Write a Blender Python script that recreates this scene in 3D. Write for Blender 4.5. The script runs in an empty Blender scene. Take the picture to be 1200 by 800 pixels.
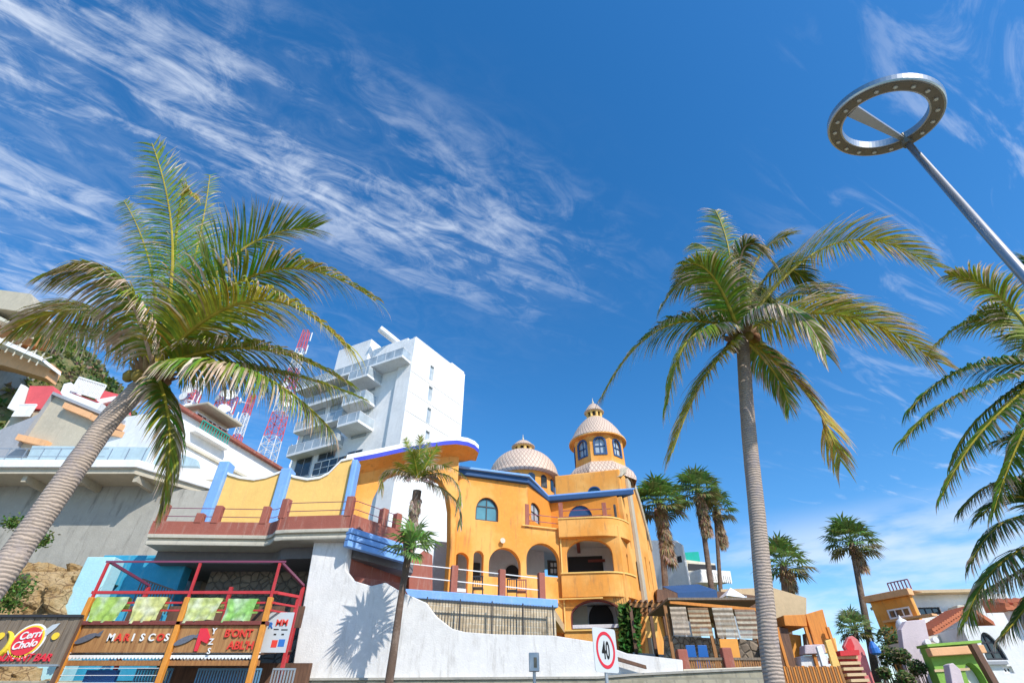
import bpy, bmesh, math, random
from mathutils import Vector, Matrix, noise
from mathutils.geometry import tessellate_polygon
R = math.radians
sc = bpy.context.scene
col = sc.collection
# ------------------------------------------------------------------ camera, sky, sun, exposure
CAMZ = 1.5; F = 590.0; PITCH = R(37.4)
cd = bpy.data.cameras.new('camera'); cam = bpy.data.objects.new('camera', cd); col.objects.link(cam)
cam.location = (0, 0, CAMZ); cam.rotation_euler = (R(90) + PITCH, 0, 0)
cd.sensor_width = 36; cd.lens = F / 1200 * 36; cd.clip_end = 6000; cd.clip_start = 0.05
sc.camera = cam
SUN_AZ = Vector((0.64, -0.77)); SUN_EL = R(43)
sd = Vector((SUN_AZ.x * math.cos(SUN_EL), SUN_AZ.y * math.cos(SUN_EL), math.sin(SUN_EL))).normalized()
sl = bpy.data.lights.new('sun', 'SUN'); sun = bpy.data.objects.new('sun', sl); col.objects.link(sun)
sl.energy = 4.3; sl.angle = R(0.5); sl.color = (1.0, 0.95, 0.87)
sun.rotation_euler = sd.to_track_quat('Z', 'Y').to_euler()
w = bpy.data.worlds.new("World"); sc.world = w; w.use_nodes = True
sc.view_settings.view_transform = 'Standard'; sc.view_settings.look = 'None'
sc.view_settings.gamma = 1; sc.view_settings.exposure = 0.2; sc.view_settings.use_curve_mapping = False

def build_world():
    nt = w.node_tree; N = nt.nodes; L = nt.links
    for n in list(N): N.remove(n)
    out = N.new('ShaderNodeOutputWorld'); bg = N.new('ShaderNodeBackground'); bg.inputs[1].default_value = 0.145
    L.new(bg.outputs[0], out.inputs[0])
    sky = N.new('ShaderNodeTexSky'); sky.sky_type = 'NISHITA'; sky.sun_disc = False
    sky.sun_elevation = SUN_EL; sky.sun_rotation = math.atan2(SUN_AZ.x, SUN_AZ.y)
    sky.air_density = 1.0; sky.dust_density = 0.3; sky.ozone_density = 3.0
    hs = N.new('ShaderNodeHueSaturation'); hs.inputs['Saturation'].default_value = 1.33; hs.inputs['Value'].default_value = 1.3
    L.new(sky.outputs[0], hs.inputs['Color'])
    def m(op, a, b=None, c=None, clamp=False):
        n = N.new('ShaderNodeMath'); n.operation = op; n.use_clamp = clamp
        for i, x in enumerate((a, b, c)):
            if x is None: continue
            if isinstance(x, (int, float)): n.inputs[i].default_value = x
            else: L.new(x, n.inputs[i])
        return n.outputs[0]
    def ss(x, lo, hi):
        n = N.new('ShaderNodeMapRange'); n.interpolation_type = 'SMOOTHSTEP'
        L.new(x, n.inputs[0]); n.inputs[1].default_value = lo; n.inputs[2].default_value = hi
        return n.outputs[0]
    tc = N.new('ShaderNodeTexCoord'); sp = N.new('ShaderNodeSeparateXYZ'); L.new(tc.outputs['Generated'], sp.inputs[0])
    X, Y, Z = sp.outputs
    zz = m('MAXIMUM', Z, 0.03)
    px = m('DIVIDE', X, zz); py = m('DIVIDE', Y, zz)
    e = m('ADD', m('MULTIPLY', px, .853), m('MULTIPLY', py, .523))
    q = m('ADD', m('MULTIPLY', px, -.523), m('MULTIPLY', py, .853))
    def nz(sx, sy, scale, detail=9, rough=.62, dist=.6, off=0.0):
        cb = N.new('ShaderNodeCombineXYZ'); L.new(m('MULTIPLY', e, sx), cb.inputs[0]); L.new(m('MULTIPLY', q, sy), cb.inputs[1]); cb.inputs[2].default_value = off
        n = N.new('ShaderNodeTexNoise'); n.inputs['Scale'].default_value = scale; n.inputs['Detail'].default_value = detail
        n.inputs['Roughness'].default_value = rough; n.inputs['Distortion'].default_value = dist
        L.new(cb.outputs[0], n.inputs['Vector']); return n.outputs[0]
    n1 = nz(.8, 3.6, 2.3, 10, .62, 1.2); n2 = nz(1.8, 3.0, 5.0, 9, .66, 1.1, 3.1); n3 = nz(.7, 1.1, 1.3, 4, .5, .2, 7.7)
    # the long cirrus band crossing the upper left
    band = m('MULTIPLY', ss(q, .42, .76), m('SUBTRACT', 1, ss(q, .86, 1.18)))
    band = m('MULTIPLY', band, m('SUBTRACT', 1, ss(e, .15, 1.05)))
    left = m('MULTIPLY', ss(q, .85, 1.2), m('SUBTRACT', 1, ss(e, -.55, .15)))
    left = m('MULTIPLY', left, .85)
    mask = m('MAXIMUM', band, left)
    veil = m('MULTIPLY', m('SUBTRACT', 1, ss(e, -.1, 1.0)), ss(q, .3, .8))
    c1 = m('MULTIPLY', ss(m('ADD', m('MULTIPLY', n1, .62), m('MULTIPLY', n2, .38)), .43, .70), mask)
    c2 = m('MULTIPLY', ss(m('ADD', m('MULTIPLY', n3, .6), m('MULTIPLY', n2, .4)), .42, .75), m('MULTIPLY', veil, .30))
    # low soft bank on the right near the horizon
    n4v = N.new('ShaderNodeMapping'); n4v.inputs['Scale'].default_value = (2.2, 2.2, 9); L.new(tc.outputs['Generated'], n4v.inputs[0])
    n4 = N.new('ShaderNodeTexNoise'); n4.inputs['Scale'].default_value = 2.3; n4.inputs['Detail'].default_value = 8; n4.inputs['Roughness'].default_value = .55
    L.new(n4v.outputs[0], n4.inputs['Vector'])
    bank = m('MULTIPLY', m('MULTIPLY', ss(X, .2, .5), m('SUBTRACT', 1, ss(Z, .22, .30))), ss(n4.outputs[0], .36, .62))
    wisp = m('MULTIPLY', m('MULTIPLY', ss(X, .35, .7), ss(n1, .52, .72)), .45)
    tot = m('MAXIMUM', m('MAXIMUM', c1, c2), m('MAXIMUM', m('MULTIPLY', bank, .8), wisp))
    tot = m('MULTIPLY', tot, m('MULTIPLY', ss(Z, 0.0, .05), .72))
    mx = N.new('ShaderNodeMix'); mx.data_type = 'RGBA'
    L.new(tot, mx.inputs[0]); L.new(hs.outputs[0], mx.inputs[6]); mx.inputs[7].default_value = (5.6, 6.1, 6.9, 1)
    L.new(mx.outputs[2], bg.inputs[0])
build_world()

# ------------------------------------------------------------------ measuring helpers
SP, CP = math.sin(PITCH), math.cos(PITCH)
def ray(u, v):
    a = (u - 600) / F; b = (400 - v) / F
    return Vector((a, CP - b * SP, SP + b * CP))
CAM = Vector((0, 0, CAMZ))
def PY(u, v, Y): d = ray(u, v); return CAM + d * (Y / d.y)
def PZ(u, v, Z): d = ray(u, v); return CAM + d * ((Z - CAMZ) / d.z)
class Fr:
    """vertical plane through two ground points; n > 0 is towards the viewer's side"""
    def __init__(s, p0, p1):
        s.o = Vector((p0[0], p0[1], 0)); d = Vector((p1[0] - p0[0], p1[1] - p0[1], 0)); s.len = d.length
        s.d = d.normalized(); s.n = Vector((s.d.y, -s.d.x, 0))
    def P(s, a, z, n=0.0): return s.o + s.d * a + Vector((0, 0, z)) + s.n * n
    def uv(s, u, v, n=0.0):
        r = ray(u, v); o = s.o + s.n * n
        t = (o - CAM).dot(s.n) / r.dot(s.n); p = CAM + r * t
        return ((p - o).dot(s.d), p.z)
    def S(s, u, v, n=0.0): return s.uv(u, v, n)[0]
    def Zv(s, u, v, n=0.0): return s.uv(u, v, n)[1]
def frY(y): return Fr((0, y), (1, y))

# ------------------------------------------------------------------ materials
M = {}
def newmat(name):
    m = bpy.data.materials.new(name); m.use_nodes = True; M[name] = m
    nt = m.node_tree; return m, nt, nt.nodes['Principled BSDF']
def _n(nt, t): return nt.nodes.new(t)
def _mix(nt, fac, a, b, mode='MIX'):
    n = _n(nt, 'ShaderNodeMix'); n.data_type = 'RGBA'; n.blend_type = mode
    for i, x in ((0, fac), (6, a), (7, b)):
        if isinstance(x, (float, int)): n.inputs[i].default_value = x
        elif isinstance(x, tuple): n.inputs[i].default_value = (x[0], x[1], x[2], 1)
        else: nt.links.new(x, n.inputs[i])
    return n.outputs[2]
def _noise(nt, scale, detail=5, rough=.6, vec=None, mp=None):
    tc = _n(nt, 'ShaderNodeTexCoord'); n = _n(nt, 'ShaderNodeTexNoise')
    n.inputs['Scale'].default_value = scale; n.inputs['Detail'].default_value = detail; n.inputs['Roughness'].default_value = rough
    v = tc.outputs['Object']
    if mp:
        q = _n(nt, 'ShaderNodeMapping'); q.inputs['Scale'].default_value = mp; nt.links.new(v, q.inputs[0]); v = q.outputs[0]
    nt.links.new(v, n.inputs['Vector']); return n.outputs[0]
def _ramp(nt, x, lo, hi):
    n = _n(nt, 'ShaderNodeMapRange'); n.interpolation_type = 'SMOOTHSTEP'; nt.links.new(x, n.inputs[0])
    n.inputs[1].default_value = lo; n.inputs[2].default_value = hi; return n.outputs[0]
def _bump(nt, bs, h, st=.3, dist=.02):
    b = _n(nt, 'ShaderNodeBump'); b.inputs['Strength'].default_value = st; b.inputs['Distance'].default_value = dist
    nt.links.new(h, b.inputs['Height']); nt.links.new(b.outputs[0], bs.inputs['Normal'])
def paint(name, c, rough=.75, dirt=.35, fade=None, dirtcol=None, bump=.55, streak=True, metal=0.0, scale=1.0):
    """painted plaster / concrete: blotches, rain streaks, fine grain"""
    m, nt, bs = newmat(name); bs.inputs['Roughness'].default_value = rough; bs.inputs['Metallic'].default_value = metal
    dc = dirtcol or tuple(x * .55 + .02 for x in c)
    a = _mix(nt, _ramp(nt, _noise(nt, .9 * scale, 6, .65), .35, .75), c, tuple(x * .86 for x in c))
    b = _mix(nt, _ramp(nt, _noise(nt, 6 * scale, 6, .7), .45, .8), a, tuple(min(1, x * 1.08 + .01) for x in c))
    if fade: b = _mix(nt, _ramp(nt, _noise(nt, .45, 5, .6), .42, .62), b, fade)
    f = _ramp(nt, _noise(nt, 2.2 * scale, 7, .7, mp=(2.2, 2.2, .35) if streak else None), .50, .76)
    mm = _n(nt, 'ShaderNodeMath'); mm.operation = 'MULTIPLY'; nt.links.new(f, mm.inputs[0]); mm.inputs[1].default_value = dirt
    cc = _mix(nt, mm.outputs[0], b, dc); nt.links.new(cc, bs.inputs['Base Color'])
    if bump: _bump(nt, bs, _noise(nt, 22 * scale, 4, .6), bump, .015)
    return m
def plain(name, c, rough=.5, metal=0.0, var=.1, scale=8):
    m, nt, bs = newmat(name); bs.inputs['Roughness'].default_value = rough; bs.inputs['Metallic'].default_value = metal
    cc = _mix(nt, _noise(nt, scale, 4), tuple(x * (1 - var) for x in c), tuple(min(1, x * (1 + var)) for x in c))
    nt.links.new(cc, bs.inputs['Base Color']); return m
def stone(name, c1, c2, mortar, scale=2.2, bump=.8, brick=False, ratio=.5):
    m, nt, bs = newmat(name); bs.inputs['Roughness'].default_value = .9
    tc = _n(nt, 'ShaderNodeTexCoord'); sp = _n(nt, 'ShaderNodeSeparateXYZ'); cb = _n(nt, 'ShaderNodeCombineXYZ')
    nt.links.new(tc.outputs['Object'], sp.inputs[0])
    ad = _n(nt, 'ShaderNodeMath'); ad.operation = 'ADD'; nt.links.new(sp.outputs[0], ad.inputs[0]); nt.links.new(sp.outputs[1], ad.inputs[1])
    nt.links.new(ad.outputs[0], cb.inputs[0]); nt.links.new(sp.outputs[2], cb.inputs[1])
    if brick:
        t = _n(nt, 'ShaderNodeTexBrick'); t.inputs['Scale'].default_value = scale; t.inputs['Color1'].default_value = (*c1, 1); t.inputs['Color2'].default_value = (*c2, 1)
        t.inputs['Mortar'].default_value = (*mortar, 1); t.inputs['Mortar Size'].default_value = .03; t.inputs['Row Height'].default_value = ratio
        nt.links.new(cb.outputs[0], t.inputs['Vector'])
        cc = _mix(nt, _ramp(nt, _noise(nt, 3, 6), .4, .7), t.outputs[0], tuple(x * .6 for x in c1))
        nt.links.new(cc, bs.inputs['Base Color']); inv = t.outputs[1]
        iv = _n(nt, 'ShaderNodeMath'); iv.operation = 'SUBTRACT'; iv.inputs[0].default_value = 1; nt.links.new(inv, iv.inputs[1])
        _bump(nt, bs, iv.outputs[0], bump, .03); return m
    v = _n(nt, 'ShaderNodeTexVoronoi'); v.feature = 'DISTANCE_TO_EDGE'; v.inputs['Scale'].default_value = scale
    v2 = _n(nt, 'ShaderNodeTexVoronoi'); v2.inputs['Scale'].default_value = scale
    for q in (v, v2): nt.links.new(cb.outputs[0], q.inputs['Vector'])
    sx = _n(nt, 'ShaderNodeSeparateColor'); nt.links.new(v2.outputs['Color'], sx.inputs[0])
    cs = _mix(nt, sx.outputs[0], c1, c2); cs = _mix(nt, _ramp(nt, _noise(nt, 9, 5), .4, .8), cs, tuple(x * .65 for x in c1))
    cc = _mix(nt, _ramp(nt, v.outputs['Distance'], .02, .07), mortar, cs); nt.links.new(cc, bs.inputs['Base Color'])
    _bump(nt, bs, _ramp(nt, v.outputs['Distance'], .0, .15), bump, .05); return m
def wood(name, c1, c2, scale=1.0, axis=(9, 9, .6), rough=.7):
    m, nt, bs = newmat(name); bs.inputs['Roughness'].default_value = rough
    n = _noise(nt, 2.4 * scale, 7, .7, mp=axis); cc = _mix(nt, _ramp(nt, n, .3, .72), c1, c2)
    cc = _mix(nt, _ramp(nt, _noise(nt, 1.5, 4), .5, .8), cc, tuple(x * .7 for x in c1))
    nt.links.new(cc, bs.inputs['Base Color']); _bump(nt, bs, n, .4, .01); return m
def glass(name, c, rough=.06):
    m, nt, bs = newmat(name); bs.inputs['Roughness'].default_value = rough; bs.inputs['Base Color'].default_value = (*c, 1)
    bs.inputs['Specular IOR Level'].default_value = .9
    cc = _mix(nt, _noise(nt, 1.1, 2), tuple(x * .5 for x in c), tuple(x * 1.4 for x in c)); nt.links.new(cc, bs.inputs['Base Color']); return m
def attrmat(name, rough=.55, trans=.3, grain=True):
    m, nt, bs = newmat(name); bs.inputs['Roughness'].default_value = rough; bs.inputs['Specular IOR Level'].default_value = .25
    at = _n(nt, 'ShaderNodeAttribute'); at.attribute_name = 'col'; c = at.outputs['Color']
    if grain:
        oi = _noise(nt, 7, 3); 
        g = _n(nt, 'ShaderNodeHueSaturation'); nt.links.new(c, g.inputs['Color'])
        mr = _n(nt, 'ShaderNodeMapRange'); nt.links.new(oi, mr.inputs[0]); mr.inputs[1].default_value = .3; mr.inputs[2].default_value = .7; mr.inputs[3].default_value = .75; mr.inputs[4].default_value = 1.3
        nt.links.new(mr.outputs[0], g.inputs['Value']); c = g.outputs[0]
    nt.links.new(c, bs.inputs['Base Color'])
    if trans:
        tr = _n(nt, 'ShaderNodeBsdfTranslucent'); nt.links.new(c, tr.inputs[0]); ms = _n(nt, 'ShaderNodeMixShader'); ms.inputs[0].default_value = trans
        out = nt.nodes['Material Output']; nt.links.new(bs.outputs[0], ms.inputs[1]); nt.links.new(tr.outputs[0], ms.inputs[2]); nt.links.new(ms.outputs[0], out.inputs[0])
    return m
def trunkmat(name, c1, c2, ring=9.0, bump=.9):
    m, nt, bs = newmat(name); bs.inputs['Roughness'].default_value = .9
    tc = _n(nt, 'ShaderNodeTexCoord'); wv = _n(nt, 'ShaderNodeTexWave'); wv.bands_direction = 'Z'; wv.inputs['Scale'].default_value = ring / 6.28 * 4.2
    wv.inputs['Distortion'].default_value = 5.5; wv.inputs['Detail'].default_value = 4; wv.inputs['Detail Scale'].default_value = .8
    nt.links.new(tc.outputs['Object'], wv.inputs[0])
    a = _mix(nt, _ramp(nt, wv.outputs[1], .02, .3), tuple(x * .5 for x in c1), c1)
    b = _mix(nt, _ramp(nt, _noise(nt, 2.6, 7, .75), .46, .62), a, c2)
    b = _mix(nt, _ramp(nt, _noise(nt, 25, 5, .7, mp=(1, 1, .25)), .5, .8), b, tuple(x * .55 for x in c1))
    nt.links.new(b, bs.inputs['Base Color']); _bump(nt, bs, wv.outputs[1], bump * .7, .015); return m
def domemat(name, c1, c2, nth=26, kz=7.0):
    """diagonal fish-scale tiles round a dome (object origin on its axis)"""
    m, nt, bs = newmat(name); bs.inputs['Roughness'].default_value = .55; L = nt.links
    tc = _n(nt, 'ShaderNodeTexCoord'); sp = _n(nt, 'ShaderNodeSeparateXYZ'); L.new(tc.outputs['Object'], sp.inputs[0])
    def mm(op, a, b=None):
        n = _n(nt, 'ShaderNodeMath'); n.operation = op
        for i, x in enumerate((a, b)):
            if x is None: continue
            if isinstance(x, (int, float)): n.inputs[i].default_value = x
            else: L.new(x, n.inputs[i])
        return n.outputs[0]
    th = mm('MULTIPLY', mm('ARCTAN2', sp.outputs[1], sp.outputs[0]), nth); z = mm('MULTIPLY', sp.outputs[2], kz)
    a = mm('ABSOLUTE', mm('SINE', mm('ADD', th, z))); b = mm('ABSOLUTE', mm('SINE', mm('SUBTRACT', th, z)))
    h = mm('MINIMUM', a, b)
    cc = _mix(nt, _ramp(nt, h, .05, .4), c2, c1); cc = _mix(nt, _ramp(nt, _noise(nt, 3, 5), .45, .8), cc, tuple(x * .75 for x in c1))
    L.new(cc, bs.inputs['Base Color']); _bump(nt, bs, h, .6, .03); return m

paint('orange', (.78, .32, .055), dirt=.95, dirtcol=(.45, .20, .07), rough=.92, fade=(.84, .42, .11))
paint('orange_deep', (.72, .27, .03), dirt=.4, rough=.8)
paint('yellow', (.86, .53, .15), dirt=.35, dirtcol=(.6, .38, .16))
paint('white', (.80, .80, .79), dirt=.45, dirtcol=(.42, .40, .37))
paint('white_clean', (.84, .825, .80), dirt=.4, dirtcol=(.52, .50, .47), scale=.6)
paint('white_wall', (.75, .73, .70), dirt=.75, dirtcol=(.40, .37, .33), scale=.9)
paint('cream', (.66, .60, .47), dirt=.4)
paint('interior', (.66, .67, .70), dirt=.2)
paint('pale_blue', (.42, .54, .58), dirt=.5); paint('aqua', (.42, .70, .75), dirt=.5, dirtcol=(.6, .62, .58))
paint('blue_trim', (.02, .08, .21), dirt=.3); paint('sky_trim', (.20, .40, .76), dirt=.4, dirtcol=(.45, .5, .55))
paint('cyan_wall', (.03, .32, .50), dirt=.7, dirtcol=(.25, .45, .5)); paint('purple_blue', (.05, .07, .55), dirt=.2)
paint('concrete', (.37, .35, .30), dirt=.9, dirtcol=(.15, .14, .12), scale=.7, bump=.6)
paint('beige', (.50, .44, .33), dirt=.5, scale=.8); paint('grey_plaster', (.34, .35, .37), dirt=.5)
paint('peach', (.78, .42, .20), dirt=.5); paint('terracotta', (.34, .10, .065), dirt=.6, dirtcol=(.5, .36, .28), bump=.5)
paint('maroon', (.20, .045, .035), dirt=.3); paint('red', (.62, .03, .035), dirt=.25); paint('pink', (.70, .20, .19), dirt=.3)
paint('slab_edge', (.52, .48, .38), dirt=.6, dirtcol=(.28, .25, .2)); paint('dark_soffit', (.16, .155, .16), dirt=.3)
paint('lilac', (.60, .50, .51), dirt=.3); paint('lime', (.22, .42, .06), dirt=.35); paint('tan', (.62, .45, .26), dirt=.3); paint('teal', (.0, .35, .27), dirt=.2)
paint('asphalt', (.055, .055, .058), dirt=.4, bump=.8, streak=False, scale=2); paint('pavement', (.36, .34, .31), dirt=.4, streak=False)
paint('ground', (.22, .18, .12), dirt=.5, streak=False); paint('line_paint', (.75, .73, .66), dirt=.4, streak=False)
stone('stone_tan', (.66, .52, .34), (.55, .45, .31), (.66, .60, .48), 1.9, .6, brick=True, ratio=.34)
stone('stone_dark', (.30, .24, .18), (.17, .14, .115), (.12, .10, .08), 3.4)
stone('stone_kerb', (.44, .40, .29), (.34, .31, .23), (.30, .28, .22), 1.2, .6, brick=True, ratio=.3)
stone('river_stone', (.42, .32, .23), (.60, .54, .44), (.20, .15, .11), 4.2)
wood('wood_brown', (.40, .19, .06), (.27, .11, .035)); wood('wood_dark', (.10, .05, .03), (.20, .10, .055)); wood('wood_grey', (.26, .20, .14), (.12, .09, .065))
wood('wood_orange', (.75, .28, .04), (.55, .18, .03)); wood('stall_panel', (.48, .25, .09), (.26, .11, .035), axis=(5, 5, .5))
plain('tube_orange', (.66, .26, .035), .6, 0, .3, 5); plain('tube_red', (.50, .035, .04), .55, 0, .3, 5); plain('tube_purple', (.22, .05, .10), .5)
plain('iron', (.03, .03, .035), .55); plain('steel', (.50, .48, .45), .32, .85, .1); plain('steel_dark', (.20, .17, .12), .5, .5, .1); plain('galv', (.42, .44, .46), .45, .7)
plain('rail_white', (.75, .75, .74), .5); plain('lens', (.55, .50, .36), .2); plain('sign_white', (.52, .56, .58), .4, 0, .06, 3); plain('sign_red', (.58, .02, .04), .4); plain('sign_black', (.02, .02, .02), .5)
plain('letter_red', (.70, .05, .03), .5); plain('letter_white', (.8, .8, .78), .5); plain('blue_plastic', (.03, .16, .50), .4); plain('grille_blue', (.10, .24, .38), .5)
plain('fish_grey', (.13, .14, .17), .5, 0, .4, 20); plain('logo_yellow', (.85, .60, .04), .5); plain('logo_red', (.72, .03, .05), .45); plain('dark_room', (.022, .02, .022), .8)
plain('shutter_dark', (.05, .045, .045), .6); plain('net_white', (.70, .70, .66), .8); plain('orange_panel', (.80, .34, .05), .6)
paint('roof_tile', (.58, .17, .07), dirt=.4, dirtcol=(.3, .12, .07), bump=.9); paint('red_white', (.7, .10, .11), dirt=.1)
glass('glass_teal', (.10, .26, .30)); glass('glass_dark', (.015, .03, .045)); glass('glass_sky', (.42, .48, .52), .15)
attrmat('leaf', .6, .3); attrmat('cloth', .8, .2)
trunkmat('trunk_coco', (.44, .35, .28), (.30, .25, .23), 11); trunkmat('trunk_fan', (.20, .13, .09), (.28, .20, .15), 26, 1.0)
domemat('dome_tile', (.66, .51, .39), (.34, .20, .15)); domemat('dome_tile_small', (.66, .51, .39), (.36, .22, .17), 14, 14)
# ------------------------------------------------------------------ mesh helpers
class MB:
    def __init__(s): s.v = []; s.f = []; s.m = []; s.c = []
    def add(s, vs, fs, mi=0, cols=None):
        b = len(s.v); s.v += [tuple(x) for x in vs]; s.f += [tuple(i + b for i in f) for f in fs]; s.m += [mi] * len(fs)
        s.c += (cols if cols else [(1, 1, 1)] * len(vs)); return s
    def hexa(s, p, mi=0):  # 8 points: bottom 0-3, top 4-7
        return s.add(p, [(0, 3, 2, 1), (4, 5, 6, 7), (0, 1, 5, 4), (1, 2, 6, 5), (2, 3, 7, 6), (3, 0, 4, 7)], mi)
    def bf(s, fr, s0, s1, z0, z1, n0, n1, mi=0):
        P = fr.P
        return s.hexa([P(s0, z0, n1), P(s1, z0, n1), P(s1, z0, n0), P(s0, z0, n0), P(s0, z1, n1), P(s1, z1, n1), P(s1, z1, n0), P(s0, z1, n0)], mi)
    def box(s, x0, x1, y0, y1, z0, z1, mi=0):
        return s.hexa([Vector(p) for p in ((x0, y0, z0), (x1, y0, z0), (x1, y1, z0), (x0, y1, z0), (x0, y0, z1), (x1, y0, z1), (x1, y1, z1), (x0, y1, z1))], mi)
    def prism(s, fr, outer, holes=(), n0=-.3, n1=0, mi=0):
        rings = [list(outer)] + [list(h) for h in holes]
        flat = [p for r in rings for p in r]; tris = tessellate_polygon([[Vector((p[0], p[1], 0)) for p in r] for r in rings])
        N = len(flat); vs = [fr.P(p[0], p[1], n1) for p in flat] + [fr.P(p[0], p[1], n0) for p in flat]
        fs = [tuple(t) for t in tris] + [tuple(N + i for i in reversed(t)) for t in tris]
        b = 0
        for r in rings:
            k = len(r)
            for i in range(k): j = (i + 1) % k; fs.append((b + i, b + j, N + b + j, N + b + i))
            b += k
        return s.add(vs, fs, mi)
    def slab(s, pts, z0, z1, mi=0):  # plan polygon extruded upwards
        N = len(pts); tris = tessellate_polygon([[Vector((p[0], p[1], 0)) for p in pts]])
        vs = [(p[0], p[1], z0) for p in pts] + [(p[0], p[1], z1) for p in pts]
        fs = [tuple(t) for t in tris] + [tuple(N + i for i in t) for t in tris] + [(i, (i + 1) % N, N + (i + 1) % N, N + i) for i in range(N)]
        return s.add(vs, fs, mi)
    def tube(s, pts, rad, seg=8, mi=0, cols=None, cap=True):
        pts = [Vector(p) for p in pts]; n = len(pts)
        if not isinstance(rad, (list, tuple)): rad = [rad] * n
        vs = []; cc = []; ref = None
        for i, p in enumerate(pts):
            t = (pts[min(i + 1, n - 1)] - pts[max(i - 1, 0)]).normalized()
            if ref is None: ref = Vector((0, 0, 1)) if abs(t.z) < .9 else Vector((1, 0, 0))
            a = (ref - t * ref.dot(t)).normalized(); ref = a; b = t.cross(a)
            for k in range(seg):
                th = 2 * math.pi * k / seg; vs.append(p + (a * math.cos(th) + b * math.sin(th)) * rad[i]); cc.append(cols[i] if cols else (1, 1, 1))
        fs = [(i * seg + k, i * seg + (k + 1) % seg, (i + 1) * seg + (k + 1) % seg, (i + 1) * seg + k) for i in range(n - 1) for k in range(seg)]
        if cap: fs += [tuple(reversed(range(seg))), tuple((n - 1) * seg + k for k in range(seg))]
        return s.add(vs, fs, mi, cc)
    def bar(s, a, b, w, h=None, mi=0):
        a = Vector(a); b = Vector(b); t = (b - a).normalized(); r = Vector((0, 0, 1)) if abs(t.z) < .95 else Vector((1, 0, 0))
        x = t.cross(r).normalized(); y = x.cross(t); h = h or w; x = x * w / 2; y = y * h / 2
        return s.hexa([a - x - y, a + x - y, a + x + y, a - x + y, b - x - y, b + x - y, b + x + y, b - x + y], mi)
    def lathe(s, c, prof, seg=32, mi=0, a0=0, a1=2 * math.pi, oct_=False):
        c = Vector(c); full = abs(a1 - a0 - 2 * math.pi) < 1e-4; n = seg if full else seg + 1; vs = []
        for r, z in prof:
            for k in range(n):
                th = a0 + (a1 - a0) * k / seg; vs.append((c.x + r * math.cos(th), c.y + r * math.sin(th), c.z + z))
        fs = []
        for i in range(len(prof) - 1):
            for k in range(seg): fs.append((i * n + k, i * n + (k + 1) % n, (i + 1) * n + (k + 1) % n, (i + 1) * n + k))
        return s.add(vs, fs, mi)
    def build(s, name, mats, parent=None, origin=None, smooth=False, bevel=0.0, base=None):
        if isinstance(mats, str): mats = [mats]
        root = parent
        while root is not None and root.parent is not None: root = root.parent
        if parent is None:
            if base is None:
                xs = [p[0] for p in s.v]; ys = [p[1] for p in s.v]; base = Vector(((min(xs) + max(xs)) / 2, (min(ys) + max(ys)) / 2, min(p[2] for p in s.v)))
            org = Vector(base)
        else:
            org = Vector(origin) if origin is not None else Vector(root.location) + (parent.location if parent is not root else Vector())
        me = bpy.data.meshes.new(name); me.from_pydata([Vector(p) - org for p in s.v], [], s.f); 
        for mt in mats: me.materials.append(M[mt])
        me.polygons.foreach_set('material_index', s.m)
        if any(c != (1, 1, 1) for c in s.c):
            ca = me.color_attributes.new('col', 'FLOAT_COLOR', 'POINT'); ca.data.foreach_set('color', [x for c in s.c for x in (c[0], c[1], c[2], 1)])
        else:
            bm = bmesh.new(); bm.from_mesh(me); bmesh.ops.recalc_face_normals(bm, faces=bm.faces); bm.to_mesh(me); bm.free()
        if smooth: me.polygons.foreach_set('use_smooth', [True] * len(me.polygons))
        me.update(); o = bpy.data.objects.new(name, me); col.objects.link(o)
        if parent is None: o.location = org
        else:
            o.parent = parent
            if origin is not None:
                o.location = org - Vector(root.location) - (parent.location if parent is not root else Vector())
        if bevel:
            b = o.modifiers.new('bevel', 'BEVEL'); b.width = bevel; b.segments = 2; b.limit_method = 'ANGLE'; b.angle_limit = R(40)
        return o
def tag(o, label, cat, group=None):
    o['label'] = label; o['category'] = cat
    if group: o['group'] = group
    return o
def thing(name, label, cat, loc, group=None):
    o = bpy.data.objects.new(name, None); col.objects.link(o); o.location = loc; o.empty_display_size = .3; return tag(o, label, cat, group)
def struct(o, kind='structure'): o['kind'] = kind; return o
def copy_tree(o, parent=None):
    c = o.copy(); col.objects.link(c)
    if parent: c.parent = parent
    for ch in list(o.children): copy_tree(ch, c)
    return c
def arch(s0, s1, z0, zt, rise=None, n=14):
    rise = min((s1 - s0) / 2, (zt - z0) * .9) if rise is None else rise; c = (s0 + s1) / 2; h = (s1 - s0) / 2; zs = zt - rise
    return [(s0, z0), (s1, z0)] + [(c + h * math.cos(math.pi * i / n), zs + rise * math.sin(math.pi * i / n)) for i in range(n + 1)]
def archpx(fr, u0, u1, vt, vb, rise=None, n=0.0):
    um = (u0 + u1) / 2; vm = (vt + vb) / 2
    return arch(fr.S(u0, vm, n), fr.S(u1, vm, n), fr.Zv(um, vb, n), fr.Zv(um, vt, n), rise)
def inset(pts, k):
    cx = (min(p[0] for p in pts) + max(p[0] for p in pts)) / 2; cz = (min(p[1] for p in pts) + max(p[1] for p in pts)) / 2
    hx = max(p[0] for p in pts) - cx; hz = max(p[1] for p in pts) - cz
    return [(cx + (p[0] - cx) * (1 - k / hx), cz + (p[1] - cz) * (1 - k / hz)) for p in pts]
def rect(s0, s1, z0, z1): return [(s0, z0), (s1, z0), (s1, z1), (s0, z1)]
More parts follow.
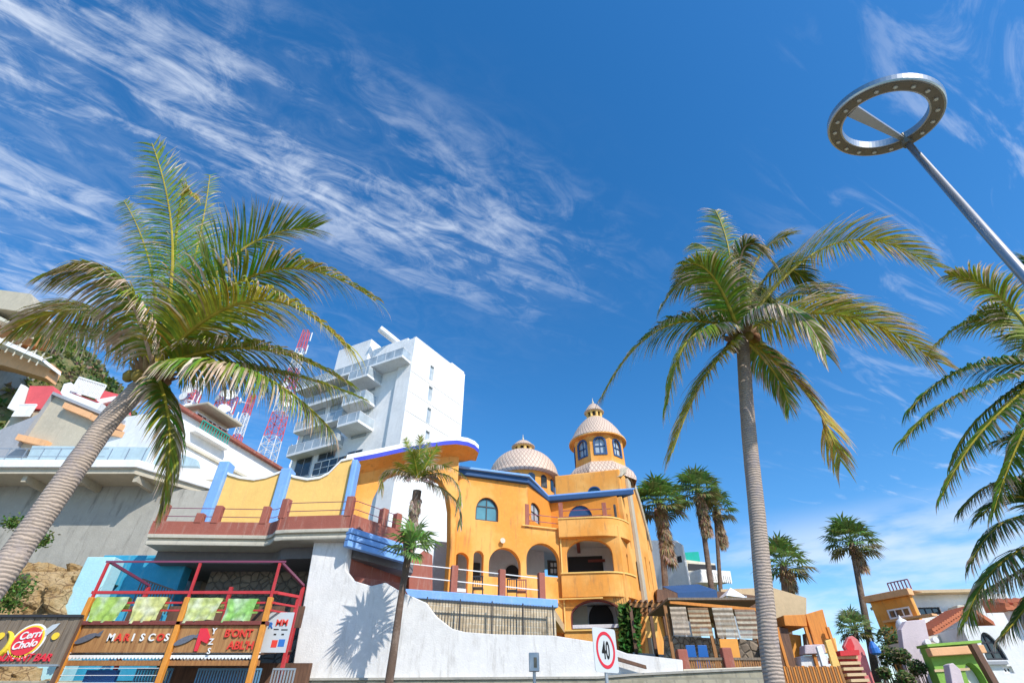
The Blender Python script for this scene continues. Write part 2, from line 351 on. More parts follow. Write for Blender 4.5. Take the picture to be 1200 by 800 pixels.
def window(fr, root, pts, n, frame='shutter_dark', pane='glass_teal', fw=.07, vb=1, hb=1, name='window', hbz=None):
    s0 = min(p[0] for p in pts); s1 = max(p[0] for p in pts); z0 = min(p[1] for p in pts); z1 = max(p[1] for p in pts)
    m = MB(); m.prism(fr, pts, [inset(pts, fw)], n - .04, n + .04)
    for i in range(vb): s = s0 + (s1 - s0) * (i + 1) / (vb + 1); m.bf(fr, s - fw * .35, s + fw * .35, z0 + fw * .5, z1 - fw * .6, n - .03, n + .03)
    for i in range(hb):
        z = (z0 + (z1 - z0) * (i + 1) / (hb + 1)) if hbz is None else z0 + (z1 - z0) * hbz
        m.bf(fr, s0 + fw * .5, s1 - fw * .5, z - fw * .35, z + fw * .35, n - .028, n + .028)
    w_ = m.build(name, frame, root)
    MB().prism(fr, inset(pts, fw * .4), (), n - .025, n - .012).build('pane', pane, w_)
    return w_
def text_mb(mb, fr, s, z, n, body, size, mi=0, th=.02, align='LEFT', shear=0.0, rot=0.0):
    cu = bpy.data.curves.new('t', 'FONT'); cu.body = body; cu.size = size; cu.align_x = align; cu.shear = shear; cu.resolution_u = 3; cu.extrude = th / 2; cu.offset = size * .018
    o = bpy.data.objects.new('t', cu); col.objects.link(o); bpy.context.view_layer.update()
    me = bpy.data.meshes.new_from_object(o.evaluated_get(bpy.context.evaluated_depsgraph_get()))
    cr, sr = math.cos(rot), math.sin(rot)
    vs = [fr.P(s + v.co.x * cr - v.co.y * sr, z + v.co.x * sr + v.co.y * cr, n + v.co.z) for v in me.vertices]
    mb.add(vs, [tuple(p.vertices) for p in me.polygons], mi)
    bpy.data.objects.remove(o); bpy.data.curves.remove(cu); bpy.data.meshes.remove(me)
def lerp(a, b, t): return a + (b - a) * t
def sstep(x, a, b): t = max(0, min(1, (x - a) / (b - a))); return t * t * (3 - 2 * t)

# ------------------------------------------------------------------ ground, road, hill
def terrain(x, y):
    a0 = lerp(19.6, 27.5, sstep(x, 9.2, 10.6)); h = 3.3 * sstep(y, a0, a0 + 1.9)
    ridge = 47 * sstep(-x, 26, 74) * sstep(y, 30, 60) * (1 - .35 * sstep(y, 64, 105))
    mid = 16 * sstep(-x, -8, 20) * sstep(y, 38, 60)
    h += max(ridge, mid) + 8 * sstep(y, 60, 140) * sstep(x, -30, 40)*.4
    if y > 30: h += 1.3 * noise.noise(Vector((x * .09, y * .09, 0))) * sstep(y, 30, 45) + .5 * noise.noise(Vector((x * .4, y * .4, 3))) * sstep(y, 40, 50)
    return h
def setting():
    struct(MB().slab([(-2500, -2500), (2500, -2500), (2500, 2500), (-2500, 2500)], -.6, -.05).build('ground', 'ground'))
    struct(MB().box(-400, 400, 9.3, 14.8, -.046, 0).build('road', 'asphalt'))
    m = MB()
    for i in range(-60, 60): m.box(i * 3, i * 3 + 1.4, 12.0, 12.12, .001, .005)
    m.box(-180, 180, 9.55, 9.65, .001, .005); struct(m.build('road_markings', 'line_paint'))
    struct(MB().box(-400, 400, -8, 9.3, -.04, .14).build('promenade', 'pavement', bevel=.02))
    struct(MB().box(-400, 400, 14.8, 19.6, -.04, .14).build('sidewalk', 'pavement', bevel=.02))
    struct(MB().box(-2500, 2500, -2500, -9, -.049, -.03).build('sea', 'glass_teal'))
    m = MB(); xs = [-170 + i * 3.0 for i in range(115)]; ys = [19.7, 20.4, 21.2, 22] + [24 + j * 2.6 for j in range(64)]
    vs = [(x, y, terrain(x, y)) for y in ys for x in xs]; nx = len(xs)
    fs = [(j * nx + i, j * nx + i + 1, (j + 1) * nx + i + 1, (j + 1) * nx + i) for j in range(len(ys) - 1) for i in range(nx - 1)]
    m.add(vs, fs)
    mt, nt, bs = newmat('hill_soil'); bs.inputs['Roughness'].default_value = .95
    c = _mix(nt, _ramp(nt, _noise(nt, .25, 8, .7), .35, .6), (.26, .20, .10), (.10, .12, .03)); c = _mix(nt, _ramp(nt, _noise(nt, 1.4, 6, .7), .45, .7), c, (.05, .09, .02))
    nt.links.new(c, bs.inputs['Base Color']); _bump(nt, bs, _noise(nt, 2, 6), 1, .3)
    struct(m.build('hill', 'hill_soil', smooth=True))
    # scrub on the hill: one mass of low leafy clumps
    rnd = random.Random(5); m = MB()
    for i in range(2600):
        x = rnd.uniform(-95, -30); y = rnd.uniform(36, 72); z = terrain(x, y)
        if z < 12: continue
        r = rnd.uniform(.5, 1.6) * (1.2 if rnd.random() < .15 else 1); g = rnd.random()
        c = (lerp(.05, .16, g), lerp(.11, .20, g), .03) if rnd.random() < .75 else (.24, .19, .10)
        for k in range(16):
            d = Vector((rnd.gauss(0, 1), rnd.gauss(0, 1), abs(rnd.gauss(0, 1)))).normalized() * r * rnd.uniform(.5, 1); p = Vector((x, y, z - .1)) + d * Vector((1, 1, .8)).length * .6
            a = Vector((rnd.gauss(0, 1), rnd.gauss(0, 1), rnd.gauss(0, 1))).normalized(); b = a.orthogonal().normalized(); q = r * .3
            cc = tuple(min(1, t * rnd.uniform(.7, 1.3)) for t in c); m.add([p - a * q, p + b * q * .5, p + a * q, p - b * q * .5], [(0, 1, 2, 3)], 0, [cc] * 4)
    struct(m.build('scrub', 'leaf'), 'stuff')
setting()

# ------------------------------------------------------------------ palms
def bez(pts, t):
    if len(pts) == 3: a, b, c = pts; return a * (1 - t) ** 2 + b * 2 * t * (1 - t) + c * t * t
    a, b, c, d = pts; return a * (1 - t) ** 3 + b * 3 * t * (1 - t) ** 2 + c * 3 * t * t * (1 - t) + d * t ** 3
GREEN = [(.055, .16, .014), (.09, .21, .018), (.04, .12, .016), (.19, .27, .025)]
YEL = (.56, .42, .05); DRY = (.56, .40, .28); PALE = (.74, .60, .48)
def frond(root, P, rnd, face=False, leaf=.75, dry=.35, droop=.5, lift=.25, n=74, width=.046, yellow=.2, name='frond', fold=0.0, pet=.028):
    m = MB(); N = 22; pts = [bez(P, i / N) for i in range(N + 1)]
    pc = [tuple(lerp(a, b, .2) for a, b in zip(YEL, GREEN[1])) if dry < .8 else DRY] * (N + 1)
    m.tube(pts, [pet * (1 - .85 * i / N) + .004 for i in range(N + 1)], 6, 0, pc)
    g0 = rnd.choice(GREEN)
    for i in range(n):
        t = .10 + .9 * (i + rnd.random() * .5) / n; p = bez(P, min(t, 1)); T = (bez(P, min(1, t + .02)) - bez(P, min(1, t + .02) - .04)).normalized()
        S = T.cross(Vector((0, 0, 1)));
        if face or S.length < .1: S = T.cross(Vector((0, 1, 0)))
        S.normalize(); U = S.cross(T).normalized()
        for sd_ in (-1, 1):
            if rnd.random() < .04: continue
            prof = min(1, .35 + t * 2.6) * (1 - .5 * max(0, (t - .5) / .5) ** 1.6)
            L_ = leaf * prof * rnd.uniform(.8, 1.1); ang = lerp(1.15, .45, t)
            d = (S * sd_ * math.sin(ang) + T * math.cos(ang) * 1.0 + U * (lift - fold) + Vector((rnd.gauss(0, .06), rnd.gauss(0, .06), rnd.gauss(0, .06)))).normalized()
            ns = 4; q = p.copy(); W = (T - d * T.dot(d)).normalized() * width * rnd.uniform(.8, 1.1) * lerp(1, .75, t)
            vs = []; cs = []; dd = d.copy(); isdry = rnd.random() < dry * .7; dt = rnd.uniform(.25, .7) if isdry else rnd.uniform(.8, 1.2)
            g = tuple(x * rnd.uniform(.8, 1.25) for x in g0); g = tuple(lerp(a, b, rnd.random() * yellow * 1.2 + (t > .7) * yellow * .6) for a, b in zip(g, YEL))
            dc = PALE if rnd.random() < .4 else DRY
            for k in range(ns + 1):
                f = k / ns; wv = W * (.55 + .9 * f if f < .35 else (1 - f) ** .7 * 1.15 + .03)
                c = tuple(lerp(a, b, sstep(f, dt - .25, dt + .1)) for a, b in zip(g, dc)); vs += [q - wv * .5, q + wv * .5]; cs += [c, c]
                dd = (dd + Vector((0, 0, -1)) * droop * (.35 + f) * .55).normalized(); q = q + dd * L_ / ns
            m.add(vs, [(2 * k, 2 * k + 1, 2 * k + 3, 2 * k + 2) for k in range(ns)], 0, cs)
    return m.build(name, 'leaf', root, smooth=False)
def trunk(root, pts, rads, mat, seed=1, seg=18):
    rnd = random.Random(seed); P2 = []; r2 = []; K = 60; n = len(pts) - 1
    for i in range(K + 1):
        f = i / K * n; j = min(int(f), n - 1); t = f - j
        p0 = pts[max(j - 1, 0)]; p1 = pts[j]; p2 = pts[j + 1]; p3 = pts[min(j + 2, n)]
        P2.append((p1 * 2 + (p2 - p0) * t + (p0 * 2 - p1 * 5 + p2 * 4 - p3) * t * t + (p1 * 3 - p0 - p2 * 3 + p3) * t ** 3) * .5)
        r2.append(lerp(rads[j], rads[j + 1], t) * (1 + rnd.uniform(-.018, .018)))
    return MB().tube(P2, r2, seg).build('trunk', mat, root, smooth=True)
def px(u, v, Y): return PY(u, v, Y)
def coconut(name, label, crown, Yc, base, fronds, rads, seed, group=None, leaf=.75, coco=True, mids=None, LS=1.42, YS=1.0):
    rnd = random.Random(seed); c = px(*crown, Yc); root = thing(name, label, 'palm tree', base, group)
    b = Vector(base); top = c - Vector((0, 0, .12)); pts = [b, lerp(b, top, .35) + Vector((.05, 0, 0)), lerp(b, top, .7), top]
    if mids: pts = [Vector(base)] + [px(*m_) for m_ in mids] + [top]; rads = [rads[0]] + [lerp(rads[0] * .86, rads[-1], (i + 1) / (len(mids) + 1)) for i in range(len(mids))] + [rads[-1]]
    trunk(root, pts, rads, 'trunk_coco', seed)
    # fibrous crown shaft with petiole bases and a few nuts
    m = MB()
    for k in range(16):
        a = k * 2.4; d = Vector((math.cos(a), math.sin(a), .9)).normalized(); p = c - Vector((0, 0, .22)); cc = (.26, .15, .07) if k % 2 else (.33, .22, .10)
        m.tube([p + d * .05, p + d * .28, p + d * .46 + Vector((0, 0, -.02))], [.07, .055, .012], 6, 0, [cc] * 3)
    if coco:
        for k in range(7):
            a = k * .95; p = c + Vector((math.cos(a) * .26, math.sin(a) * .26, -.17 - .06 * (k % 2)))
            prof = [p + Vector((0, 0, z)) for z in (-.11, -.08, 0, .07, .10)]; m.tube(prof, [.01, .06, .085, .055, .01], 8, 0, [(.30, .22, .05) if k % 3 else (.32, .16, .08)] * 5)
    m.build('crown_shaft', 'leaf', root, smooth=True)
    for f in fronds:
        pp = f['p']; P = [c + Vector((0, 0, .05))] + [px(u, v, Yc + dy) for u, v, dy in pp]
        frond(root, P, rnd, leaf=f.get('leaf', leaf) * LS, dry=f.get('dry', .3), droop=f.get('droop', .5) * 1.45, lift=f.get('lift', .2), n=int(f.get('n', 74) * 1.55), yellow=f.get('yel', .2) * YS, fold=f.get('fold', 0), face=f.get('face', False), width=f.get('w', .047), pet=f.get('pet', .036))
    return root
D = dict
coconut('coconut_palm', 'big leaning coconut palm at the left with wind-torn fronds and grey ringed trunk', (180, 436), 6.5, (-6.22, 6.0, .14), [
    D(p=[(196, 370, 0), (222, 285, .1), (178, 168, -.2)], face=True, leaf=.95, dry=.25, droop=.3, lift=.1, n=84, yel=.15),
    D(p=[(215, 300, .3), (200, 200, .3), (232, 232, .2)], leaf=.45, dry=.3, droop=.9, yel=.9, n=60),
    D(p=[(210, 370, .5), (235, 300, .8), (246, 205, 1.0)], face=True, leaf=.6, dry=.2, droop=.4, n=60),
    D(p=[(215, 370, .2), (270, 262, .2), (368, 268, .3)], leaf=.85, dry=.2, droop=.25, lift=.35, n=84),
    D(p=[(225, 360, -.3), (320, 265, -.5), (440, 352, -.6)], leaf=.85, dry=.45, droop=.55, yel=.3, n=90),
    D(p=[(220, 380, -.6), (310, 300, -1.0), (408, 408, -1.2)], leaf=.85, dry=.15, droop=.5, yel=.55, n=90),
    D(p=[(230, 408, -.2), (310, 385, 0), (412, 452, .2)], leaf=.7, dry=.5, droop=.7, n=80),
    D(p=[(232, 424, -.8), (300, 410, -1.2), (385, 500, -1.3)], leaf=.7, dry=.75, droop=1.1, yel=.2, n=90),
    D(p=[(250, 425, .4), (330, 425, .6), (428, 468, .8)], leaf=.6, dry=.45, droop=1.0, n=80),
    D(p=[(165, 380, -.6), (150, 290, -1.0), (62, 322, -1.3)], leaf=.7, dry=.8, droop=1.2, yel=.4, n=90),
    D(p=[(160, 385, .2), (105, 335, .4), (18, 385, .3)], leaf=.75, dry=.6, droop=.9, yel=.5, n=84),
    D(p=[(165, 400, .8), (100, 370, 1.4), (40, 395, 1.8)], leaf=.7, dry=.6, droop=.9, n=70),
    D(p=[(188, 455, -.3), (212, 500, -.4), (188, 590, -.3)], leaf=.6, dry=.55, droop=.8, yel=.3, n=80),
    D(p=[(190, 370, 1.2), (180, 290, 1.7), (145, 235, 2.0)], face=True, leaf=.75, dry=.3, droop=.3, n=70),
], [.18, .135], 3, leaf=.8, mids=[(-12, 690, 6.15), (24, 640, 6.25), (97, 535, 6.35), (132, 487, 6.42)], LS=1.28)
coconut('coconut_palm', 'tall coconut palm with straight ringed trunk left of the orange beach stand', (868, 392), 8, (3.2, 7.75, .14), [
    D(p=[(858, 350, 0), (862, 290, .2), (838, 246, .3)], face=True, leaf=.7, dry=.5, droop=.4, n=70),
    D(p=[(870, 350, .8), (880, 285, 1.2), (922, 278, 1.4)], leaf=.7, dry=.15, droop=.5, n=60),
    D(p=[(862, 330, -.4), (862, 245, -.8), (908, 312, -.9)], leaf=.5, dry=.85, droop=1.0, n=70),
    D(p=[(905, 335, .2), (980, 235, .3), (1092, 312, .2)], leaf=.8, dry=.45, droop=.35, lift=.3, yel=.4, n=92),
    D(p=[(900, 350, .8), (950, 320, 1.2), (1005, 375, 1.5)], leaf=.7, dry=.5, droop=.6, n=76),
    D(p=[(910, 370, 0), (990, 340, 0), (1098, 424, 0)], leaf=.8, dry=.55, droop=.45, yel=.45, n=92),
    D(p=[(890, 350, -.9), (930, 335, -1.5), (968, 415, -1.8)], leaf=.6, dry=.9, droop=1.2, n=80),
    D(p=[(900, 420, -.2), (955, 445, -.4), (985, 540, -.5)], leaf=.65, dry=.5, droop=.5, yel=.7, n=80),
    D(p=[(850, 350, .5), (815, 290, .9), (774, 362, 1.0)], leaf=.65, dry=.3, droop=.7, n=76),
    D(p=[(830, 370, .2), (760, 358, .2), (706, 464, .1)], leaf=.7, dry=.6, droop=.7, n=84),
    D(p=[(835, 380, -.6), (795, 375, -.9), (782, 474, -1.0)], leaf=.65, dry=.5, droop=.9, n=76),
    D(p=[(850, 415, -.2), (820, 430, -.4), (788, 530, -.4)], leaf=.75, dry=.4, droop=.4, yel=.5, n=80),
    D(p=[(850, 350, -.5), (835, 300, -.9), (800, 310, -1.0)], leaf=.6, dry=.4, droop=.6, n=66),
    D(p=[(880, 340, .3), (910, 290, .5), (945, 330, .6)], leaf=.7, dry=.3, droop=.6, n=66),
    D(p=[(845, 330, 1.0), (840, 290, 1.4), (815, 285, 1.6)], face=True, leaf=.6, dry=.2, droop=.5, n=60),
    D(p=[(868, 350, .2), (890, 320, .2), (900, 350, .2)], face=True, leaf=.6, dry=.3, droop=.7, n=60),
    D(p=[(885, 415, .6), (915, 430, 1.0), (925, 480, 1.1)], leaf=.5, dry=.6, droop=.7, n=60),
], [.15, .118], 7, leaf=.75, mids=[(907, 795, 7.8), (896, 700, 7.85), (887, 600, 7.9), (877, 500, 7.95)])
coconut('coconut_palm', 'large coconut palm at the right edge with green fronds hanging beside the street lamp', (1232, 425), 7.4, (9.3, 7.6, .14), [
    D(p=[(1200, 370, 0), (1160, 325, 0), (1112, 322, 0)], leaf=.6, dry=.6, droop=.5, yel=.7, n=70),
    D(p=[(1200, 380, .3), (1150, 350, .4), (1095, 405, .5)], leaf=.7, dry=.15, droop=.5, n=80),
    D(p=[(1190, 430, 0), (1120, 410, 0), (1065, 482, 0)], leaf=.7, dry=.2, droop=.6, n=84),
    D(p=[(1190, 450, -.3), (1120, 440, -.4), (1060, 515, -.5)], leaf=.65, dry=.35, droop=.5, n=84),
    D(p=[(1200, 460, .5), (1140, 470, .7), (1115, 545, .8)], leaf=.6, dry=.2, droop=.7, n=76),
    D(p=[(1205, 470, -.4), (1150, 480, -.5), (1105, 580, -.5)], leaf=.6, dry=.45, droop=.6, yel=.4, n=76),
    D(p=[(1225, 370, .3), (1225, 320, .4), (1200, 300, .5)], leaf=.6, dry=.2, droop=.5, n=70),
    D(p=[(1260, 360, 0), (1300, 320, 0), (1380, 370, 0)], leaf=.7, dry=.3, droop=.5, n=76),
    D(p=[(1270, 420, 0), (1340, 400, 0), (1410, 480, 0)], leaf=.7, dry=.3, droop=.5, n=76),
    D(p=[(1250, 470, 0), (1310, 500, 0), (1340, 580, 0)], leaf=.7, dry=.3, droop=.5, n=76),
    D(p=[(1240, 400, 1), (1230, 370, 1.8), (1180, 400, 2.2)], leaf=.7, dry=.3, droop=.5, n=76),
    D(p=[(1225, 470, -.3), (1190, 510, -.5), (1165, 600, -.5)], leaf=.55, dry=.5, droop=.6, n=76),
], [.22, .2, .18, .16], 11, LS=1.15, YS=.3)
coconut('coconut_palm', 'lower coconut palm at the right edge, drooping grey-brown fronds before the white houses', (1250, 620), 9.5, (10.6, 9.0, .14), [
    D(p=[(1215, 560, 0), (1170, 540, 0), (1125, 600, 0)], leaf=.6, dry=.4, droop=.6, n=70),
    D(p=[(1215, 575, 0), (1180, 570, 0), (1150, 605, 0)], leaf=.65, dry=.1, droop=.3, yel=.3, n=70),
    D(p=[(1220, 600, -.4), (1170, 590, -.5), (1138, 660, -.5)], leaf=.65, dry=.7, droop=.6, n=80),
    D(p=[(1220, 640, -.2), (1160, 640, -.2), (1132, 728, -.2)], leaf=.75, dry=.65, droop=.6, n=84),
    D(p=[(1230, 660, .3), (1185, 670, .4), (1140, 705, .5)], leaf=.7, dry=.8, droop=.6, n=76),
    D(p=[(1240, 540, .4), (1215, 500, .6), (1160, 520, .8)], leaf=.7, dry=.3, droop=.6, n=76),
    D(p=[(1240, 660, -.3), (1215, 700, -.4), (1175, 745, -.4)], leaf=.6, dry=.7, droop=.6, n=70),
    D(p=[(1290, 560, 0), (1340, 560, 0), (1400, 640, 0)], leaf=.7, dry=.3, droop=.5, n=76),
    D(p=[(1290, 650, 0), (1330, 680, 0), (1360, 760, 0)], leaf=.7, dry=.3, droop=.5, n=76),
    D(p=[(1250, 560, 1), (1250, 520, 1.6), (1210, 560, 2)], leaf=.7, dry=.3, droop=.5, n=76),
], [.22, .2, .18, .16], 13, LS=1.15, YS=.3)

def fan_leaf(m, p, d, L_, R_, rnd, c, dead=False):
    """petiole plus palmate blade"""
    q = p + d * L_; m.tube([p, lerp(p, q, .5) + Vector((0, 0, .03)), q], [.03, .022, .014], 4, 0, [tuple(x * 1.2 for x in c)] * 3)
    up = Vector((0, 0, 1)); S = d.cross(up)
    if S.length < .1: S = Vector((1, 0, 0))
    S.normalize(); nb = 13
    for k in range(nb):
        a = lerp(-1.45, 1.45, k / (nb - 1)) + rnd.uniform(-.04, .04); e = (d * math.cos(a) + S * math.sin(a)).normalized()
        ll = R_ * (1 - .25 * abs(a) / 1.45) * rnd.uniform(.85, 1.1); mid = q + e * ll * .6; tip = mid + (e + Vector((0, 0, -.7 if not dead else -1.2))).normalized() * ll * .45
        wv = (e.cross(S.cross(d))).normalized() * ll * .07; cc = tuple(min(1, x * rnd.uniform(.75, 1.25)) for x in c)
        m.add([q, mid - wv, mid + wv, tip], [(0, 1, 2), (1, 3, 2)], 0, [cc, cc, cc, tuple(min(1, x * 1.25 + .02) for x in cc)])
def fan_palm(name, label, crown, Yc, ub, vb, seed, R_=1.0, skirt=1.8, tr=.22, group=None, Yb=None, rleaf=.8, nl=38, green=(.12, .18, .045)):
    rnd = random.Random(seed); c = px(*crown, Yc); b0 = px(ub, vb, Yb or Yc); zt = terrain(b0.x, b0.y) if b0.y > 20 else .14
    dirv = (b0 - c); b = c + dirv * ((zt - .2 - c.z) / dirv.z) if dirv.z < -.5 else Vector((b0.x, b0.y, zt)); root = thing(name, label, 'palm tree', (b.x, b.y, zt), group)
    trunk(root, [b, lerp(b, c, .4), lerp(b, c, .75), c], [tr * 1.25, tr, tr * .9, tr * .85], 'trunk_fan', seed, 10)
    m = MB()
    for k in range(nl):
        el = lerp(-.5, 1.35, (k + .5) / nl); a = k * 2.399 + rnd.uniform(-.2, .2); d = Vector((math.cos(a) * math.cos(el), math.sin(a) * math.cos(el), math.sin(el)))
        g = rnd.random(); cc = tuple(x * lerp(.8, 1.6, g) for x in green)
        if el < -.2: cc = (.17, .15, .05)
        fan_leaf(m, c + d * .1, d, rleaf * R_ * rnd.uniform(.7, 1.0), .85 * R_, rnd, cc)
    m.build('crown', 'leaf', root)
    if skirt > 0:
        m = MB(); n = int(26 * skirt)
        for k in range(n):
            h = rnd.random(); a = k * 2.399; p = c - Vector((0, 0, h * skirt * .75)); d = Vector((math.cos(a) * .55, math.sin(a) * .55, -.85)).normalized()
            fan_leaf(m, p, d, rnd.uniform(.05, .2) * R_, rnd.uniform(.35, .6) * R_, rnd, (.38, .27, .16) if k % 3 else (.28, .19, .11), True)
        m.build('dead_leaf_skirt', 'leaf', root)
    return root
G1 = 'fan palms beside the orange domed building'
fan_palm('fan_palm', 'fan palm nearest the orange tower with a long shaggy brown skirt', (772, 590), 36, 786, 760, 21, 1.5, 4.8, .22, G1, nl=46, green=(.12, .19, .04))
fan_palm('fan_palm', 'fan palm with tallest green crown in the middle of the three beside the orange building', (818, 578), 37, 842, 745, 22, 1.4, 3.6, .2, G1)
fan_palm('fan_palm', 'slender fan palm right of the middle one, crown overlapping it', (838, 596), 39, 848, 745, 23, 1.15, 3.4, .16, G1, nl=30, green=(.08, .14, .035))
fan_palm('fan_palm', 'wide bushy fan palm standing just right of the tall coconut trunk', (918, 662), 40, 925, 760, 24, 1.55, 1.8, .28)
fan_palm('fan_palm', 'tall thin fan palm alone against the sky left of the ochre building', (998, 636), 40, 1022, 765, 25, 1.45, 2.2, .22, nl=44)
fan_palm('fan_palm', 'small feathery palm with a light green crown low behind the pink curved stair', (1002, 738), 38, 1006, 790, 26, .9, 0, .2, green=(.20, .26, .10))
def front_palm():
    """thin young palm in front of the white wall: brown trunk, upper crown with dead fronds, lower green tuft"""
    rnd = random.Random(31); Y = 16.7; root = thing('young_palm', 'thin young palm with dry drooping fronds in front of the white wall', 'palm tree', Vector((PY(455, 800, Y).x - .1, Y, .14)))
    pts = [Vector((root.location.x, Y, .14)), PY(458, 785, Y), PY(470, 700, Y), PY(480, 640, Y), PY(489, 575, Y)]
    trunk(root, pts, [.13, .12, .10, .12, .15], 'trunk_fan', 4, 12)
    c = PY(490, 562, Y); m = MB()
    for u, v, dy, dead in ((492, 520, 0, 0), (478, 522, .2, 0), (508, 530, -.1, 0), (485, 535, -.5, 0), (520, 545, .2, 0), (500, 525, .5, 0), (470, 545, -.2, 0), (525, 556, -.2, 1), (465, 555, .1, 1), (515, 565, -.4, 1), (480, 560, -.7, 1), (500, 560, .5, 1)):
        t = PY(u, v, Y + dy); d = (t - c); L_ = d.length; d.normalize()
        if not dead: frond(root, [c, lerp(c, t, .6) + Vector((0, 0, .12)), c + (t - c) * 1.25 + Vector((0, 0, -.05))], rnd, leaf=.42, dry=.15, droop=.5, lift=.1, n=44, width=.04, pet=.018, face=abs(d.z) > .75)
        else: fan_leaf(m, c, d, L_ * .4, .5, rnd, (.36, .28, .22), True)
    m.build('crown', 'leaf', root)
    for P_, dr in (([(520, 545, -.2), (548, 560, -.3), (535, 600, -.3)], .95), ([(520, 570, .3), (545, 585, .4), (538, 617, .4)], .95), ([(465, 545, 0), (445, 545, 0), (447, 578, 0)], .95), ([(500, 540, -.5), (530, 540, -.8), (548, 562, -.9)], .6)):
        frond(root, [c] + [PY(u, v, Y + dy) for u, v, dy in P_], rnd, leaf=.55, dry=dr, droop=1.4, n=60, width=.05, pet=.022)
    m = MB()
    for k in range(70):
        a = k * 2.4; z = rnd.random(); p = lerp(pts[4], pts[3], z * 1.0); d = Vector((math.cos(a) * .4, math.sin(a) * .4, -.9)).normalized(); fan_leaf(m, p, d, .10, .34, rnd, (.40, .31, .24), True)
    m.build('dead_leaf_skirt', 'leaf', root)
    c = PY(483, 642, Y - .35); m = MB()
    for u, v, dy in ((470, 612, 0), (482, 612, .1), (495, 612, 0), (505, 622, 0), (512, 632, -.1), (462, 625, 0), (455, 640, -.1), (478, 622, -.4), (490, 620, .4), (500, 640, -.3), (465, 650, -.2), (488, 655, -.3)):
        t = PY(u, v, Y - .35 + dy); d = t - c; L_ = d.length; d.normalize(); fan_leaf(m, c, d, L_ * .4, L_ * 1.0, rnd, (.15, .27, .06))
    m.build('side_shoot', 'leaf', root)
front_palm()
